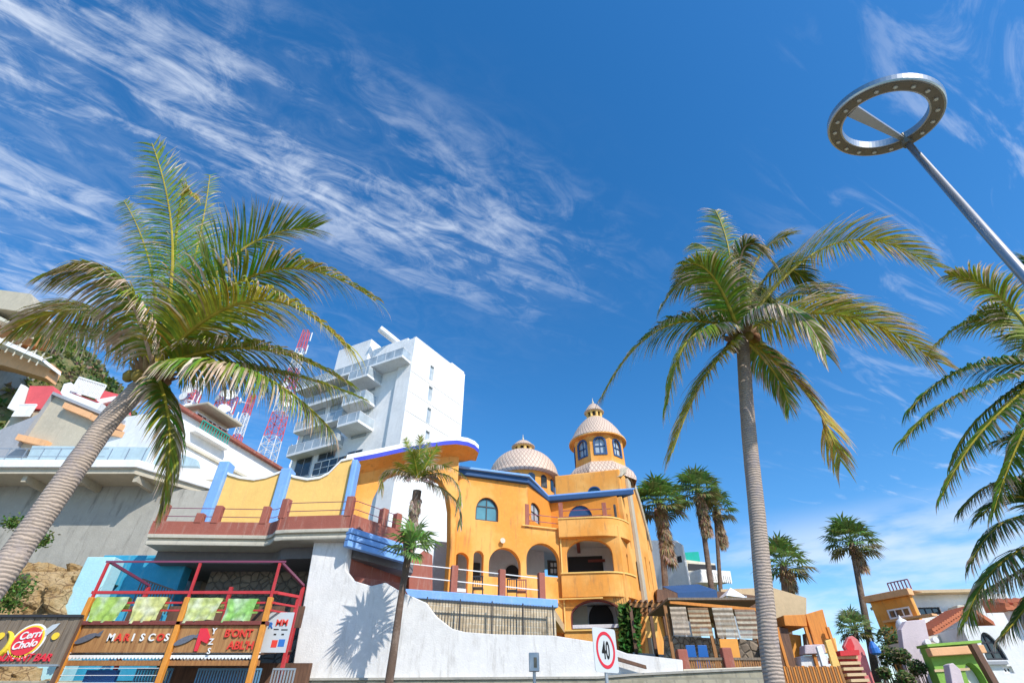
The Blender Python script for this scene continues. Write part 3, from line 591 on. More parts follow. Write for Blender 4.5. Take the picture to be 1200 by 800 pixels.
# ------------------------------------------------------------------ orange domed building
def orange_building():
    T = thing('domed_building', 'orange building with blue eaves, arcades, tiled domes and an octagonal tower', 'building', (1.5, 31, 3.3))
    FA = Fr((-3.11, 26.6), (2.65, 28.6)); FB = Fr((2.65, 28.6), (5.85, 28.15)); FS = Fr((5.85, 28.15), (9.55, 36)); FD = Fr((2.4, 31.0), (6.3, 29.75)); FRr = Fr((.9, 28.0), (2.4, 31.0))
    zb = FA.Zv(635, 618); ze = 12.55; s_c = 4.24
    ap = archpx
    win = ap(FA, 557.6, 584, 582.6, 609.8, .75); a1 = arch(FA.S(531.5, 670), FA.S(548.5, 670), 5.62, FA.Zv(540, 647), None)
    a2 = ap(FA, 554.6, 566.4, 645, 680); a3 = ap(FA, 573, 610, 641.6, 676.5, .85); a4 = ap(FA, 617, 655.5, 636.4, 674.5, .9)
    m = MB(); L_ = FA.len
    m.prism(FA, [(0, 2.4), (L_, 2.4), (L_, zb), (s_c, zb), (s_c, ze), (0, ze)], [win, a1, a2, a3, a4], -.35, 0)
    m.bf(Fr((-3.75, 35.8), (-3.11, 26.6)), .0, 9.2, 2.4, ze, -.3, 0)                      # left flank
    fw = m.build('front_wall', 'orange', T, bevel=.04)
    window(FA, T, win, -.14, 'iron', 'glass_teal', .07, 1, 1, hbz=.62)
    # bay front with two wide openings
    o2 = arch(FB.S(664, 650), FB.S(717.5, 650), FB.Zv(690, 672), FB.Zv(690, 631), .8, 18)
    o3 = arch(FB.S(669, 720), FB.S(730.5, 720), FB.Zv(700, 738), FB.Zv(700, 702), .75, 18)
    z3 = FB.Zv(685, 607, .3)
    m = MB(); m.prism(FB, [(0, 2.4), (FB.len, 2.4), (FB.len, z3 - .35), (0, z3 - .35)], [o2, o3], -.35, 0)
    m.build('bay_wall', 'orange', T, bevel=.04)
    MB().prism(FB, [(p[0], p[1]) for p in arch(FB.S(669, 720) - .0, FB.S(730.5, 720) + .0, FB.Zv(700, 738), FB.Zv(700, 702), .75, 18)], [inset(o3, .05)], -.36, .012).build('window_surround', 'maroon', T)
    def bandpoly(n, back=-.1):
        pts = [FB.P(-.05, 0, back), FB.P(-.05, 0, n)]; a = FB.P(FB.len - 1.15, 0, n); c = FB.P(FB.len + n * .3, 0, n); b = FS.P(1.15, 0, n)
        for i in range(9): t = i / 8; p = a * (1 - t) ** 2 + c * 2 * t * (1 - t) + b * t * t; pts.append(p)
        pts += [FS.P(1.6, 0, 0.02), FS.P(1.2, 0, -.3)]
        return pts
    for (vt, vb, n, nm) in ((607, 628, .32, 'balcony_parapet'), (671.5, 699, .30, 'balcony_parapet'), (739, 790, .28, 'bay_parapet')):
        MB().slab(bandpoly(n), FB.Zv(685, vb, n), FB.Zv(685, vt, n)).build(nm, 'orange', T, bevel=.05)
    for vv in (607, 671.5, 739): MB().slab(bandpoly(.36), FB.Zv(685, vv, .3) , FB.Zv(685, vv, .3) + .07).build('coping', 'yellow', T)
    # side wall with slits
    m = MB(); holes = []
    for (u, v0, v1) in ((727, 592, 618), (737.5, 605, 640), (727, 640, 668), (737, 651, 682), (747, 612, 640), (748, 660, 690), (757, 600, 640), (759, 655, 690), (741, 700, 722), (764, 660, 690)):
        s = FS.S(u, (v0 + v1) / 2)
        if .4 < s < 8.3: h = arch(s - .16, s + .16, FS.Zv(u, v1), min(FS.Zv(u, v0), 12.3 if s < 2.8 or s > 6.2 else 14.0), .16, 6); holes.append(h) if h[6][1] > h[0][1] + .5 else None
    ok = []
    for h in sorted(holes, key=lambda q: q[0][0]):
        if all(h[0][0] > k[1][0] + .03 or h[0][1] > k[6][1] + .1 or h[6][1] < k[0][1] - .1 for k in ok): ok.append(h)
    m.prism(FS, [(0.02, 2.4), (FS.len, 2.4), (FS.len, 11.2), (8.0, 12.6), (7.0, 13.6), (5.8, 14.4), (2.4, 14.4), (2.4, 12.5), (1.7, 12.5), (1.7, z3 - .36), (0.02, z3 - .36)], [h for h in ok if (h[6][1] < z3 - .5 or h[0][0] > 1.9) and (h[6][1] < 12.3 or h[0][0] > 2.6)], -.35, 0); m.build('side_wall', 'orange', T, bevel=.03)
    for h in ok: MB().prism(FS, inset(h, .01), (), -.30, -.22).build('slit_window', 'shutter_dark', T)
    m = MB(); m.bf(FS, 3.3, 4.0, 2.4, 14.2, 0, .2)
    cv = [(2.4, 14.42)] + [(2.4 + 6.2 * i / 12, 14.42 + 1.0 * math.sin(min(1, i / 5) * 1.57) - 4.0 * max(0, (i - 4) / 8) ** 1.9) for i in range(1, 13)]
    m.prism(FS, cv + [(p[0] - .25, p[1] - .5) for p in reversed(cv)], (), -.7, .12)
    m.build('buttress', 'beige', T, bevel=.06)
    # recessed third floor walls
    zf = zb
    wr = ap(FRr, 622.5, 633, 590, 611.5, .3)
    m = MB(); m.prism(FRr, rect(0, FRr.len, zf - .3, ze), [wr], -.3, 0); m.build('recess_wall', 'orange_deep', T)
    window(FRr, T, wr, -.12, 'iron', 'glass_sky', .06, 1, 1)
    wd = ap(FD, 665, 694, 591.5, 611, .85)
    m = MB(); m.prism(FD, rect(0, FD.len, zf - .3, ze), [wd], -.3, 0); m.build('upper_bay_wall', 'orange_deep', T)
    s0, s1 = min(p[0] for p in wd), max(p[0] for p in wd); zz0 = min(p[1] for p in wd); zz1 = max(p[1] for p in wd); zs = zz1 - .62
    m = MB(); m.prism(FD, arch(s0 + .02, s1 - .02, zs, zz1 - .01, .6), (), -.2, -.08); lp = m.build('lunette', 'blue_trim', T)
    m = MB(); m.bf(FD, s0 + .05, (s0 + s1) / 2 - .03, zz0, zs, -.2, -.14); m.build('window_pane', 'lilac', T)
    m = MB(); m.bf(FD, (s0 + s1) / 2 + .03, s1 - .05, zz0, zs, -.2, -.14); m.build('window_pane', 'lime', T)
    # third-floor balcony posts and rails
    for F_, u in ((FA, 617), (FB, 657.5), (FB, 709)):
        s = F_.S(u, 605, -.1); z = F_.Zv(u, 612 if F_ is FA else 610, -.1); MB().bf(F_, s - .12, s + .12, z - .3, z + 1.0, -.22, .02).build('balcony_post', 'terracotta', T, bevel=.02)
    m = MB(); 
    for dz in (.35, .7): m.bar(FA.P(FA.S(617, 605), zb + dz, -.1), FA.P(L_, zb + dz, -.1), .03); m.bar(FB.P(0, z3 + dz - .1, -.1), FB.P(FB.len - .3, z3 + dz - .1, -.1), .03)
    m.build('balcony_rail', 'tube_purple', T)
    # floors, ceilings, inner back walls
    foot = [(-3.0, 26.75), (2.65, 28.75), (5.45, 28.35), (9.1, 36), (-3.6, 36)]
    for z in (2.5, 5.4, FB.Zv(690, 702) + .06, zb - .35): MB().slab(foot, z, z + .16).build('floor_slab', 'interior', T)
    m = MB(); zc = zb - .36; m.bf(FA, -.2, FA.len + .3, 5.56, zc, -3.4, -3.1); m.bf(FB, .0, FB.len + .7, 5.0, zc, -2.8, -2.5); m.bf(FB, 0.0, FB.len + .5, 2.6, FB.Zv(690, 702), -2.2, -2.0)
    m.build('inner_wall', 'interior', T)
    def on(Fx, n, u0, u1, v0, v1, mat, nm, d=.05, archy=None):
        a = Fx.S(u0, (v0 + v1) / 2, n); b = Fx.S(u1, (v0 + v1) / 2, n); z0 = Fx.Zv((u0 + u1) / 2, v1, n); z1 = Fx.Zv((u0 + u1) / 2, v0, n)
        q = arch(a, b, z0, z1, archy) if archy else rect(a, b, z0, z1); return MB().prism(Fx, q, (), n - d, n).build(nm, mat, T)
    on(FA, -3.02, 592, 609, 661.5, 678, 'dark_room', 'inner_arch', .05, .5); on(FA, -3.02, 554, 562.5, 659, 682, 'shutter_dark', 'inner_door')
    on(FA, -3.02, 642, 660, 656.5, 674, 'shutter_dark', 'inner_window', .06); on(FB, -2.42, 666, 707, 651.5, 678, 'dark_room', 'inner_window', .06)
    for u in (645.5, 649.5, 653.5): on(FA, -2.96, u, u + 2.6, 659, 663.5, 'interior', 'pane'); on(FA, -2.96, u, u + 2.6, 666, 671, 'interior', 'pane')
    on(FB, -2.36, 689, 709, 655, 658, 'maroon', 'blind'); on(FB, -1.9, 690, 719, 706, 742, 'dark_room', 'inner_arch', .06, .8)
    on(FB, -1.92, 671, 689, 706, 742, 'cream', 'inner_panel')
    for (Fx, sa) in ((FA, FA.S(594, 644)), (FA, FA.S(628, 640)), (FB, FB.S(675, 636))): MB().bf(Fx, sa, sa + .18, zc - .28, zc, -3.1, -.4).build('ceiling_beam', 'maroon', T)
    # eave
    ev = [(-3.45, 26.3), (.95, 27.75), PZ(643, 583, 12.75)[:2], PZ(743, 575, 12.75)[:2], (6.6, 30.4), (6.4, 36.0), (-3.6, 36.0)]
    MB().slab(ev, 12.55, 12.86).build('eave', 'blue_trim', T, bevel=.05)
    ev2 = [(-3.6, 26.1), (1.0, 27.55)] + [PZ(643, 581, 12.9)[:2], PZ(744, 572.5, 12.9)[:2]] + [(6.65, 30.5), (6.5, 36.1), (-3.7, 36.1)]
    MB().slab(ev2, 12.86, 12.98).build('roof_edge', 'sky_trim', T, bevel=.03)
    # attic body under the tower
    FT = Fr((2.75, 31.3), (6.75, 30.15)); m = MB(); m.slab([(2.75, 31.3), (6.75, 30.15), (9.1, 35.2), (4.6, 36.2)], 12.98, 14.45)
    m.build('attic', 'orange', T, bevel=.08)
    q = arch(FT.S(689, 574), FT.S(704, 574), 12.99, FT.Zv(696, 570), .35); window(FT, T, q, .04, 'blue_trim', 'glass_dark', .07, 0, 0, name='attic_window')
    # octagonal tower
    C = Vector((6.1, 33.0, 0)); r = 1.78
    def octo(r, rot=.0): return [(C.x + r * math.cos(rot + math.pi / 4 * k), C.y + r * math.sin(rot + math.pi / 4 * k)) for k in range(8)]
    rot = R(-95 + 22.5); o_ = octo(r, rot)
    m = MB(); m.lathe((C.x, C.y, 14.4), [(2.4, 0), (2.38, .25), (2.25, .6), (2.0, .9), (1.8, 1.1), (1.5, 1.15)], 8, a0=rot, a1=rot + 2 * math.pi)
    m.build('tiled_skirt', 'dome_tile', T, origin=(C.x, C.y, 14.4))
    for k in range(8):
        p0 = o_[(k - 1) % 8]; p1 = o_[k]; f = Fr(p0, p1)
        if f.n.dot(Vector((p0[0] - C.x, p0[1] - C.y, 0))) < 0: f = Fr(p1, p0)
        z0, z1 = 15.3, 17.5; L8 = f.len; h = arch(L8 * .24, L8 * .76, 16.05, 17.2, L8 * .26)
        wl = MB().prism(f, rect(0, L8, z0, z1), [h], -.2, 0).build('tower_wall', 'orange', T)
        fr_ = MB().prism(f, inset(h, -.09), [inset(h, .02)], -.05, .05).build('window_frame', 'blue_trim', T)
        mm_ = MB(); mm_.bf(f, L8 * .49, L8 * .51, 16.05, 17.15, -.1, -.05); mm_.bf(f, L8 * .25, L8 * .75, 16.6, 16.65, -.1, -.05); mm_.build('mullion', 'blue_trim', fr_)
        MB().prism(f, inset(h, .01), (), -.14, -.11).build('pane', 'glass_sky', fr_)
    def dome(cx, cy, z, prof, mat='dome_tile', name='dome'): return MB().lathe((cx, cy, z), prof, 48).build(name, mat, T, origin=(cx, cy, z), smooth=True)
    dome(C.x, C.y, 17.45, [(1.6, 0), (1.98, 0), (2.03, .06), (1.99, .16), (1.87, .3), (1.74, .55), (1.57, .9), (1.34, 1.25), (1.06, 1.6), (.80, 1.86), (.62, 2.02), (.55, 2.06)])
    MB().lathe((C.x, C.y, 17.42), [(1.6, .02), (1.95, 0), (2.02, .0), (2.02, .07)], 48).build('dome_rim', 'orange', T)
    MB().lathe((C.x, C.y, 19.42), [(.62, -.02), (.62, .08), (.5, .1)], 24).build('lantern_sill', 'yellow', T)
    def lantern(cx, cy, z, r, h, zc2):
        m = MB(); n = 8
        for k in range(n):
            a = 2 * math.pi * k / n + .2; m.tube([(cx + r * math.cos(a), cy + r * math.sin(a), z), (cx + r * math.cos(a), cy + r * math.sin(a), z + h)], r * .2, 6)
        m.lathe((cx, cy, z + h - .1), [(r * 1.12, 0), (r * 1.12, .1)], 24); l_ = m.build('lantern', 'yellow', T); MB().lathe((cx, cy, z), [(r * .75, 0), (r * .75, h)], 16).build('lantern_core', 'shutter_dark', l_)
        R_ = r * 1.45; cp = dome(cx, cy, z + h, [(r, 0), (R_, 0), (R_ * 1.02, .04), (R_ * .9, .18 * zc2), (R_ * .72, .45 * zc2), (R_ * .48, .72 * zc2), (R_ * .2, .93 * zc2), (.02, zc2)], 'dome_tile_small', 'lantern_cap')
        MB().tube([(cx, cy, z + h + zc2 - .03), (cx, cy, z + h + zc2 + .12), (cx, cy, z + h + zc2 + .2), (cx, cy, z + h + zc2 + .45)], [.05, .08, .03, .015], 8).build('finial', 'cream', T)
    lantern(C.x, C.y, 19.5, .5, .5, .85)
    # big low dome
    B = (.82, 34.0)
    m = MB(); m.lathe((B[0], B[1], 12.98), [(2.1, 0), (2.1, 2.2)], 32); m.build('drum', 'orange', T, smooth=True)
    for k in range(14):
        a = 2 * math.pi * k / 14; x, y = B[0] + 2.1 * math.cos(a), B[1] + 2.1 * math.sin(a); f = Fr((x - .3 * -math.sin(a) * 1, y - .3 * math.cos(a)), (x + .3 * -math.sin(a), y + .3 * math.cos(a)))
        nn = Vector((math.cos(a), math.sin(a), 0)); 
        if f.n.dot(nn) < 0: f = Fr((x + .3 * -math.sin(a), y + .3 * math.cos(a)), (x - .3 * -math.sin(a), y - .3 * math.cos(a)))
        MB().prism(f, arch(.05, .55, 14.1, 14.95, .25), (), -.05, .03).build('drum_window', 'glass_dark', T)
    dome(B[0], B[1], 15.15, [(2.1, 0), (2.55, 0), (2.58, .07), (2.5, .16)] + [(2.45 * math.cos(t), .1 + 2.15 * math.sin(t)) for t in [i * 1.57 / 14 for i in range(1, 13)]])
    lantern(B[0], B[1], 17.25, .58, .45, .62)
    # drain pipes
    m = MB(); g = FA.len - .02; m.bar(FA.P(g, 3.2, .08), FA.P(g, zb + .1, .08), .07); m.bar(FA.P(FA.S(612, 618, .08), zb, .08), FA.P(g, zb, .08), .06)
    m.bar(FA.P(g - .5, FB.Zv(690, 702), .06), FB.P(2.0, FB.Zv(690, 702), .34), .06)
    m.build('drain_pipe', 'yellow', T)
    m = MB(); m.tube([FA.P(FA.S(588, 634), FA.Zv(588, 634), .0), FA.P(FA.S(588, 634), FA.Zv(588, 634), .18)], [.09, .14], 10); m.build('wall_lamp', 'cream', T)
    MB().bf(Fr((-3, 26), (3, 28)), 0, 6, 2.45, 5.4, -3, -2.8).build('basement_wall', 'beige', T)
orange_building()

def gate_canopy():
    FG = Fr((-7.85, 23.0), (-2.2, 26.0)); T = thing('arched_gateway', 'orange arched gateway with a swooping oval canopy edged in blue', 'gateway', (-5, 24.4, 5.4))
    def q(u, v, n=0): return FG.uv(u, v, n)
    zb = 5.6
    L = [q(417, 541), q(440, 536), q(470, 530), q(500, 524), q(522, 521), q(539, 524)]
    inn = [q(431, 625), q(432, 605), q(437, 585), q(446, 567), q(457, 557), q(469, 552.5), q(484, 551.5), q(502, 555), q(517, 563), q(525, 577), q(528, 597), q(528, 640)]
    sL, sR = q(412, 600)[0], q(537, 600)[0]
    out = [(sL, zb), (sL, L[0][1])] + L[1:] + [(sR, zb), (inn[-1][0], zb)] + list(reversed(inn)) + [(inn[0][0], zb)]
    MB().prism(FG, out, (), -.55, 0).build('arch_wall', 'orange', T, bevel=.05)
    rim = [(405, 541, .6, -1.0), (417, 538.5, .95, -1.2), (440, 534, 1.05, -1.3), (470, 527.5, 1.1, -1.4), (504, 521.5, 1.1, -1.5), (520, 519, 1.1, -1.5), (535, 518, 1.05, -1.5), (548, 520, .9, -1.35), (556, 523.5, .6, -1.0), (561, 528.5, .05, -.6)]
    fr_ = []; 
    for u, v, n, nb in rim: s, z = q(u, v, n); fr_.append((s, z, n, nb))
    def strip(rows, nm, mat, sm=True):
        m = MB(); N = len(rows[0]); vs = [p for r in rows for p in r]
        fs = [(j * N + i, j * N + i + 1, (j + 1) * N + i + 1, (j + 1) * N + i) for j in range(len(rows) - 1) for i in range(N - 1)]
        return m.add(vs, fs).build(nm, mat, T, smooth=sm)
    P = FG.P
    f0 = [P(s, z - .10, n) for s, z, n, nb in fr_]; f1 = [P(s, z + .12, n + .02) for s, z, n, nb in fr_]; f2 = [P(s, z + .15, n - .02) for s, z, n, nb in fr_]; f3 = [P(s, z + .55, (n + nb) / 2) for s, z, n, nb in fr_]; f4 = [P(s, z + .2, nb) for s, z, n, nb in fr_]; b0 = [P(s, z - .25, nb) for s, z, n, nb in fr_]
    strip([f0, f1], 'canopy_rim', 'purple_blue'); strip([f1, f2, [p + Vector((0, 0, .22)) for p in f2], f3, f4, b0], 'canopy_top', 'white'); strip([f0, [P(s, z - .45, (n + nb) / 2) for s, z, n, nb in fr_], b0], 'canopy_soffit', 'orange', )
gate_canopy()

# ------------------------------------------------------------------ white wall, stone walls, terraces
W = frY(18.2)
def street_walls():
    pts = [(340, 797), (368, 634), (410, 632), (405, 667), (415, 680), (435, 686), (452, 682), (465, 690), (480, 697), (500, 706), (512, 722), (530, 736), (545, 740), (580, 742.5), (648, 744), (700, 752), (735, 765), (800, 772.5), (801, 788), (740, 791), (700, 794.5)]
    MB().prism(W, [W.uv(*p) for p in pts], (), -.5, 0).build('retaining_wall', 'white_wall', bevel=.03).__setitem__('label', 'long white plastered wall with a curved stepped top along the street'); 
    o = bpy.data.objects['retaining_wall']; o['category'] = 'wall'
    W2 = frY(18.05)
    t = thing('stone_wall', 'low coursed tan stone wall along the foot of the white wall', 'wall', (0, 18.3, .14))
    b = [(-100, 797), (340, 797), (700, 794.8), (740, 791.5), (800, 788.5), (900, 784)]; top = [W2.uv(*p) for p in b]
    MB().prism(W2, [(top[0][0], .1)] + [(top[-1][0] + .2, .1), (top[-1][0] + .2, top[-1][1])] + list(reversed(top))[1:], (), -.6, 0).build('stone_face', 'stone_kerb', t, bevel=.02)
    m = MB()
    for a, c in zip(top[1:-1], top[2:]): m.hexa([W2.P(a[0], a[1], .05), W2.P(c[0], c[1], .05), W2.P(c[0], c[1], -.16), W2.P(a[0], a[1], -.16), W2.P(a[0], a[1] + .06, .05), W2.P(c[0], c[1] + .06, .05), W2.P(c[0], c[1] + .06, -.16), W2.P(a[0], a[1] + .06, -.16)])
    m.build('coping', 'concrete', t)
    o = MB().prism(frY(18.25), [frY(18.25).uv(*p) for p in ((801, 789), (801, 783.5), (850, 782), (900, 780), (900, 785))], (), -.3, 0).build('low_wall', 'cream', bevel=.02); tag(o, 'low cream wall ledge right of the white wall below the striped blinds', 'wall')
    # stone terrace wall with light-blue coping and iron railing
    FW = Fr((-4.4, 20.3), (1.72, 22.4)); t = thing('terrace_wall', 'tan stone terrace wall with a light blue coping below the orange arcade', 'wall', (-1.4, 21.4, 3.3))
    z = 5.56
    MB().prism(FW, rect(0, FW.len, 2.2, z - .26), (), -.4, 0).build('stone_face', 'stone_tan', t); MB().bf(FW, -.1, FW.len + .1, z - .30, z, -.5, .1).build('coping', 'sky_trim', t, bevel=.03)
    MB().slab([FW.P(-.5, 0, -.45)[:2], FW.P(FW.len, 0, -.45)[:2], (2.6, 28.4), (-3.2, 26.5), (-7, 23)], z - .4, z - .03).build('terrace_floor', 'tan', t)
    rl = thing('iron_railing', 'black iron railing in front of the tan stone terrace wall', 'railing', FW.P(3, 3.3, .5))
    m = MB(); s0, s1 = FW.S(500, 710, .35), FW.S(648, 720, .35); zt = FW.Zv(580, 706, .35); z0 = FW.Zv(580, 745, .35) - .3
    for i in range(44): s = lerp(s0, s1, i / 43); m.bf(FW, s - .008, s + .008, z0, zt, .345, .36)
    m.build('bars', 'iron', rl); m = MB(); m.bf(FW, s0, s1, zt - .08, zt - .04, .33, .375); m.bf(FW, s0, s1, z0 + .3, z0 + .34, .33, .375); m.build('rails', 'iron', rl)
    for k in range(5): s = lerp(s0, s1, k / 4); MB().bf(FW, s - .018, s + .018, z0, zt + .05, .325, .385).build('post', 'iron', rl)
    # terrace posts with rope rails
    g = 'terracotta posts along the tan terrace'
    tr = thing('rope_rail', 'terracotta posts joined by two white ropes above the light blue coping', 'railing', FW.P(1.5, z, -.2)); us = [532, 588, 634]
    for u in us: s = FW.S(u, 675, -.2); MB().bf(FW, s - .13, s + .13, z, z + 1.0, -.33, -.07).build('post', 'terracotta', tr, bevel=.02)
    for dz in (.45, .9):
        m = MB(); m.bar(FW.P(.35, z + dz + .05, -.2), FW.P(FW.S(634, 675, -.2), z + dz - .1, -.2), .025, .035); m.build('rope', 'rail_white', tr)
    for k, (u, lab) in enumerate(((560, 'dark metal terrace chair left of the middle terracotta post'), (600, 'dark metal terrace chair right of the middle terracotta post'), (611, 'reddish terrace chair near the right terracotta post'))):
        p = FW.P(FW.S(u, 690, -1.1), z - .03, -1.1); c = thing('terrace_chair', lab, 'chair', p, 'chairs on the tan terrace'); mt = 'iron' if k != 2 else 'terracotta'
        for dx in (-.2, .2):
            for dy in (-.2, .2): MB().box(p.x + dx - .015, p.x + dx + .015, p.y + dy - .015, p.y + dy + .015, p.z, p.z + (.9 if dy < 0 else .45)).build('leg', mt, c)
        MB().box(p.x - .22, p.x + .22, p.y - .22, p.y + .22, p.z + .44, p.z + .48).build('seat', mt, c)
        m = MB()
        for i in range(5): m.box(p.x - .2 + i * .09, p.x - .17 + i * .09, p.y - .215, p.y - .2, p.z + .5, p.z + .85)
        m.box(p.x - .22, p.x + .22, p.y - .22, p.y - .195, p.z + .85, p.z + .9); m.build('backrest', mt, c)
    # terracotta brick pier left of it
    FP = Fr((-4.5, 21.3), (-3.3, 21.7)); o = MB().prism(FP, [FP.uv(479, 697), FP.uv(507, 699), FP.uv(507, 650), FP.uv(497, 644), FP.uv(488, 652), FP.uv(479, 657)], (), -.8, 0).build('brick_pier', 'terracotta', bevel=.03); tag(o, 'terracotta plastered pier behind the crown of the thin young palm', 'pier')
street_walls()

def left_terrace():
    T = thing('roof_terrace', 'overhanging terrace with terracotta parapet on a cream moulded slab', 'terrace', (-9.5, 20, 3.3))
    zt = 6.96
    fp = [PZ(173, 625, zt), PZ(240, 626, zt), PZ(312, 627, zt), PZ(319, 625, zt), PZ(323, 621, zt), PZ(334, 620, zt), PZ(412, 618, zt)]; r = [PZ(482, 640, zt)]
    fp = [Vector((p.x, p.y)) for p in fp]; r = [Vector((p.x, p.y)) for p in r]
    back = [Vector((r[0].x - 1, 24)), Vector((fp[0].x - .2, 22.6)), ]
    def off(pts, d): return [p + Vector((0, -d)) for p in pts]
    def ring(d, z0, z1, nm, mat, pts=fp, bv=.02): return MB().slab([*off(pts, d), *(off([r[0]], d)), *back], z0, z1).build(nm, mat, T, bevel=bv)
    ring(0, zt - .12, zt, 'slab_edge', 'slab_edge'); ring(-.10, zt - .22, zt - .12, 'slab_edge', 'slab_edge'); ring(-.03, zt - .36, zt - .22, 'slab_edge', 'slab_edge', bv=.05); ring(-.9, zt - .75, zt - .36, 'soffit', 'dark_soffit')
    # parapet along the front
    def wallpath(pts, z0, z1, th, nm, mat):
        m = MB()
        for a, b in zip(pts, pts[1:]):
            f = Fr(a, b); m.bf(f, -.02, f.len + .02, z0, z1, -th - .05, -.05)
        return m.build(nm, mat, T)
    wallpath(fp + r, zt, zt + .42, .22, 'parapet', 'terracotta'); wallpath(fp + r, zt + .42, zt + .47, .26, 'parapet_cap', 'terracotta')
    f = Fr(fp[-1], r[0]); m = MB()
    for k, (z0, z1, n) in enumerate(((zt - .2, zt - .02, .10), (zt - .40, zt - .22, .06), (zt - .62, zt - .42, .02))): m.bf(f, -.05, f.len, z0, z1, -.2, n)
    m.build('blue_moulding', 'sky_trim', T, bevel=.02)
    for u, vb, sz in ((187, 612, .95), (232, 614, .5), (252, 612, .9), (309, 612, .9), (332, 604, 1.0), (408, 604, 1.0), (447, 622, .9), (463, 628, .9)):
        # post standing on the path
        a = ray(u, vb); best = None
        for p, q in zip(fp + r, (fp + r)[1:]):
            ff = Fr(p, q); s, z = ff.uv(u, vb, -.15)
            if -.05 <= s <= ff.len + .05: best = (ff, s)
        if best: ff, s = best; MB().bf(ff, s - .13, s + .13, zt + .42, zt + .42 + sz * .72, -.29, -.03).build('post', 'terracotta', T, bevel=.02)
    for dz in (.68, .98):
        m = MB(); pp = [(p.x, p.y + .15, zt + dz) for p in fp + r]; m.tube(pp, .014, 6); m.build('rail', 'tube_purple', T)
    # wall under it
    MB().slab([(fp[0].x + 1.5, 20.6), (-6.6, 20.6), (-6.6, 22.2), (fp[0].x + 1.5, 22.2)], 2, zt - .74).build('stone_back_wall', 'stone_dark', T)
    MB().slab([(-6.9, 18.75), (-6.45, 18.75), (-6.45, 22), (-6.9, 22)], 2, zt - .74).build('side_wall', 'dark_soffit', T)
    f2 = Fr((-5.85, 18.45), (-4.3, 21.8)); MB().bf(f2, 0, f2.len, 3.2, zt - .62, -.3, 0).build('red_wall', 'terracotta', T)
    w0 = frY(19.4); MB().prism(frY(18.9), [frY(18.9).uv(*p) for p in ((395, 700), (395, 672), (430, 677), (470, 683), (480, 700))], (), -.3, 0).build('red_skirting', 'terracotta', T)
    # yellow curtain wall with blue piers
    Y = thing('scalloped_wall', 'yellow wall with scooped white-capped top between slanting blue piers', 'wall', (-10, 20.6, zt))
    f = frY(20.6); q = f.uv; zb = zt
    def scoop(pts, nm='panel'):
        tp = [q(*p) for p in pts]; MB().prism(f, [(tp[0][0], zb), (tp[-1][0], zb)] + list(reversed(tp)), (), -.25, 0).build(nm, 'yellow', Y)
        m = MB()
        for a, b in zip(tp, tp[1:]): m.hexa([f.P(a[0], a[1] - .0, .06), f.P(b[0], b[1], .06), f.P(b[0], b[1], -.31), f.P(a[0], a[1], -.31), f.P(a[0], a[1] + .1, .06), f.P(b[0], b[1] + .1, .06), f.P(b[0], b[1] + .1, -.31), f.P(a[0], a[1] + .1, -.31)])
        m.build('coping', 'white', Y)
    scoop([(262, 554), (270, 557.5), (282, 561), (298, 563), (312, 560.5), (322, 557), (330, 554)]); scoop([(335, 556), (345, 560), (360, 563), (375, 561), (385, 556), (393, 548), (400, 541), (413, 538)])
    for (ut, vt, ub, vb2, ww) in ((263, 542, 240, 612, .45), (335, 550, 320, 612, .45), (415, 540, 403, 612, .25)):
        s = q(ub, vb2)[0]; z1 = q(ut, vt)[1]; MB().bf(f, s - ww / 2, s + ww / 2, zb, z1, -.4, .2).build('pier', 'sky_trim', Y, bevel=.05)
left_terrace()

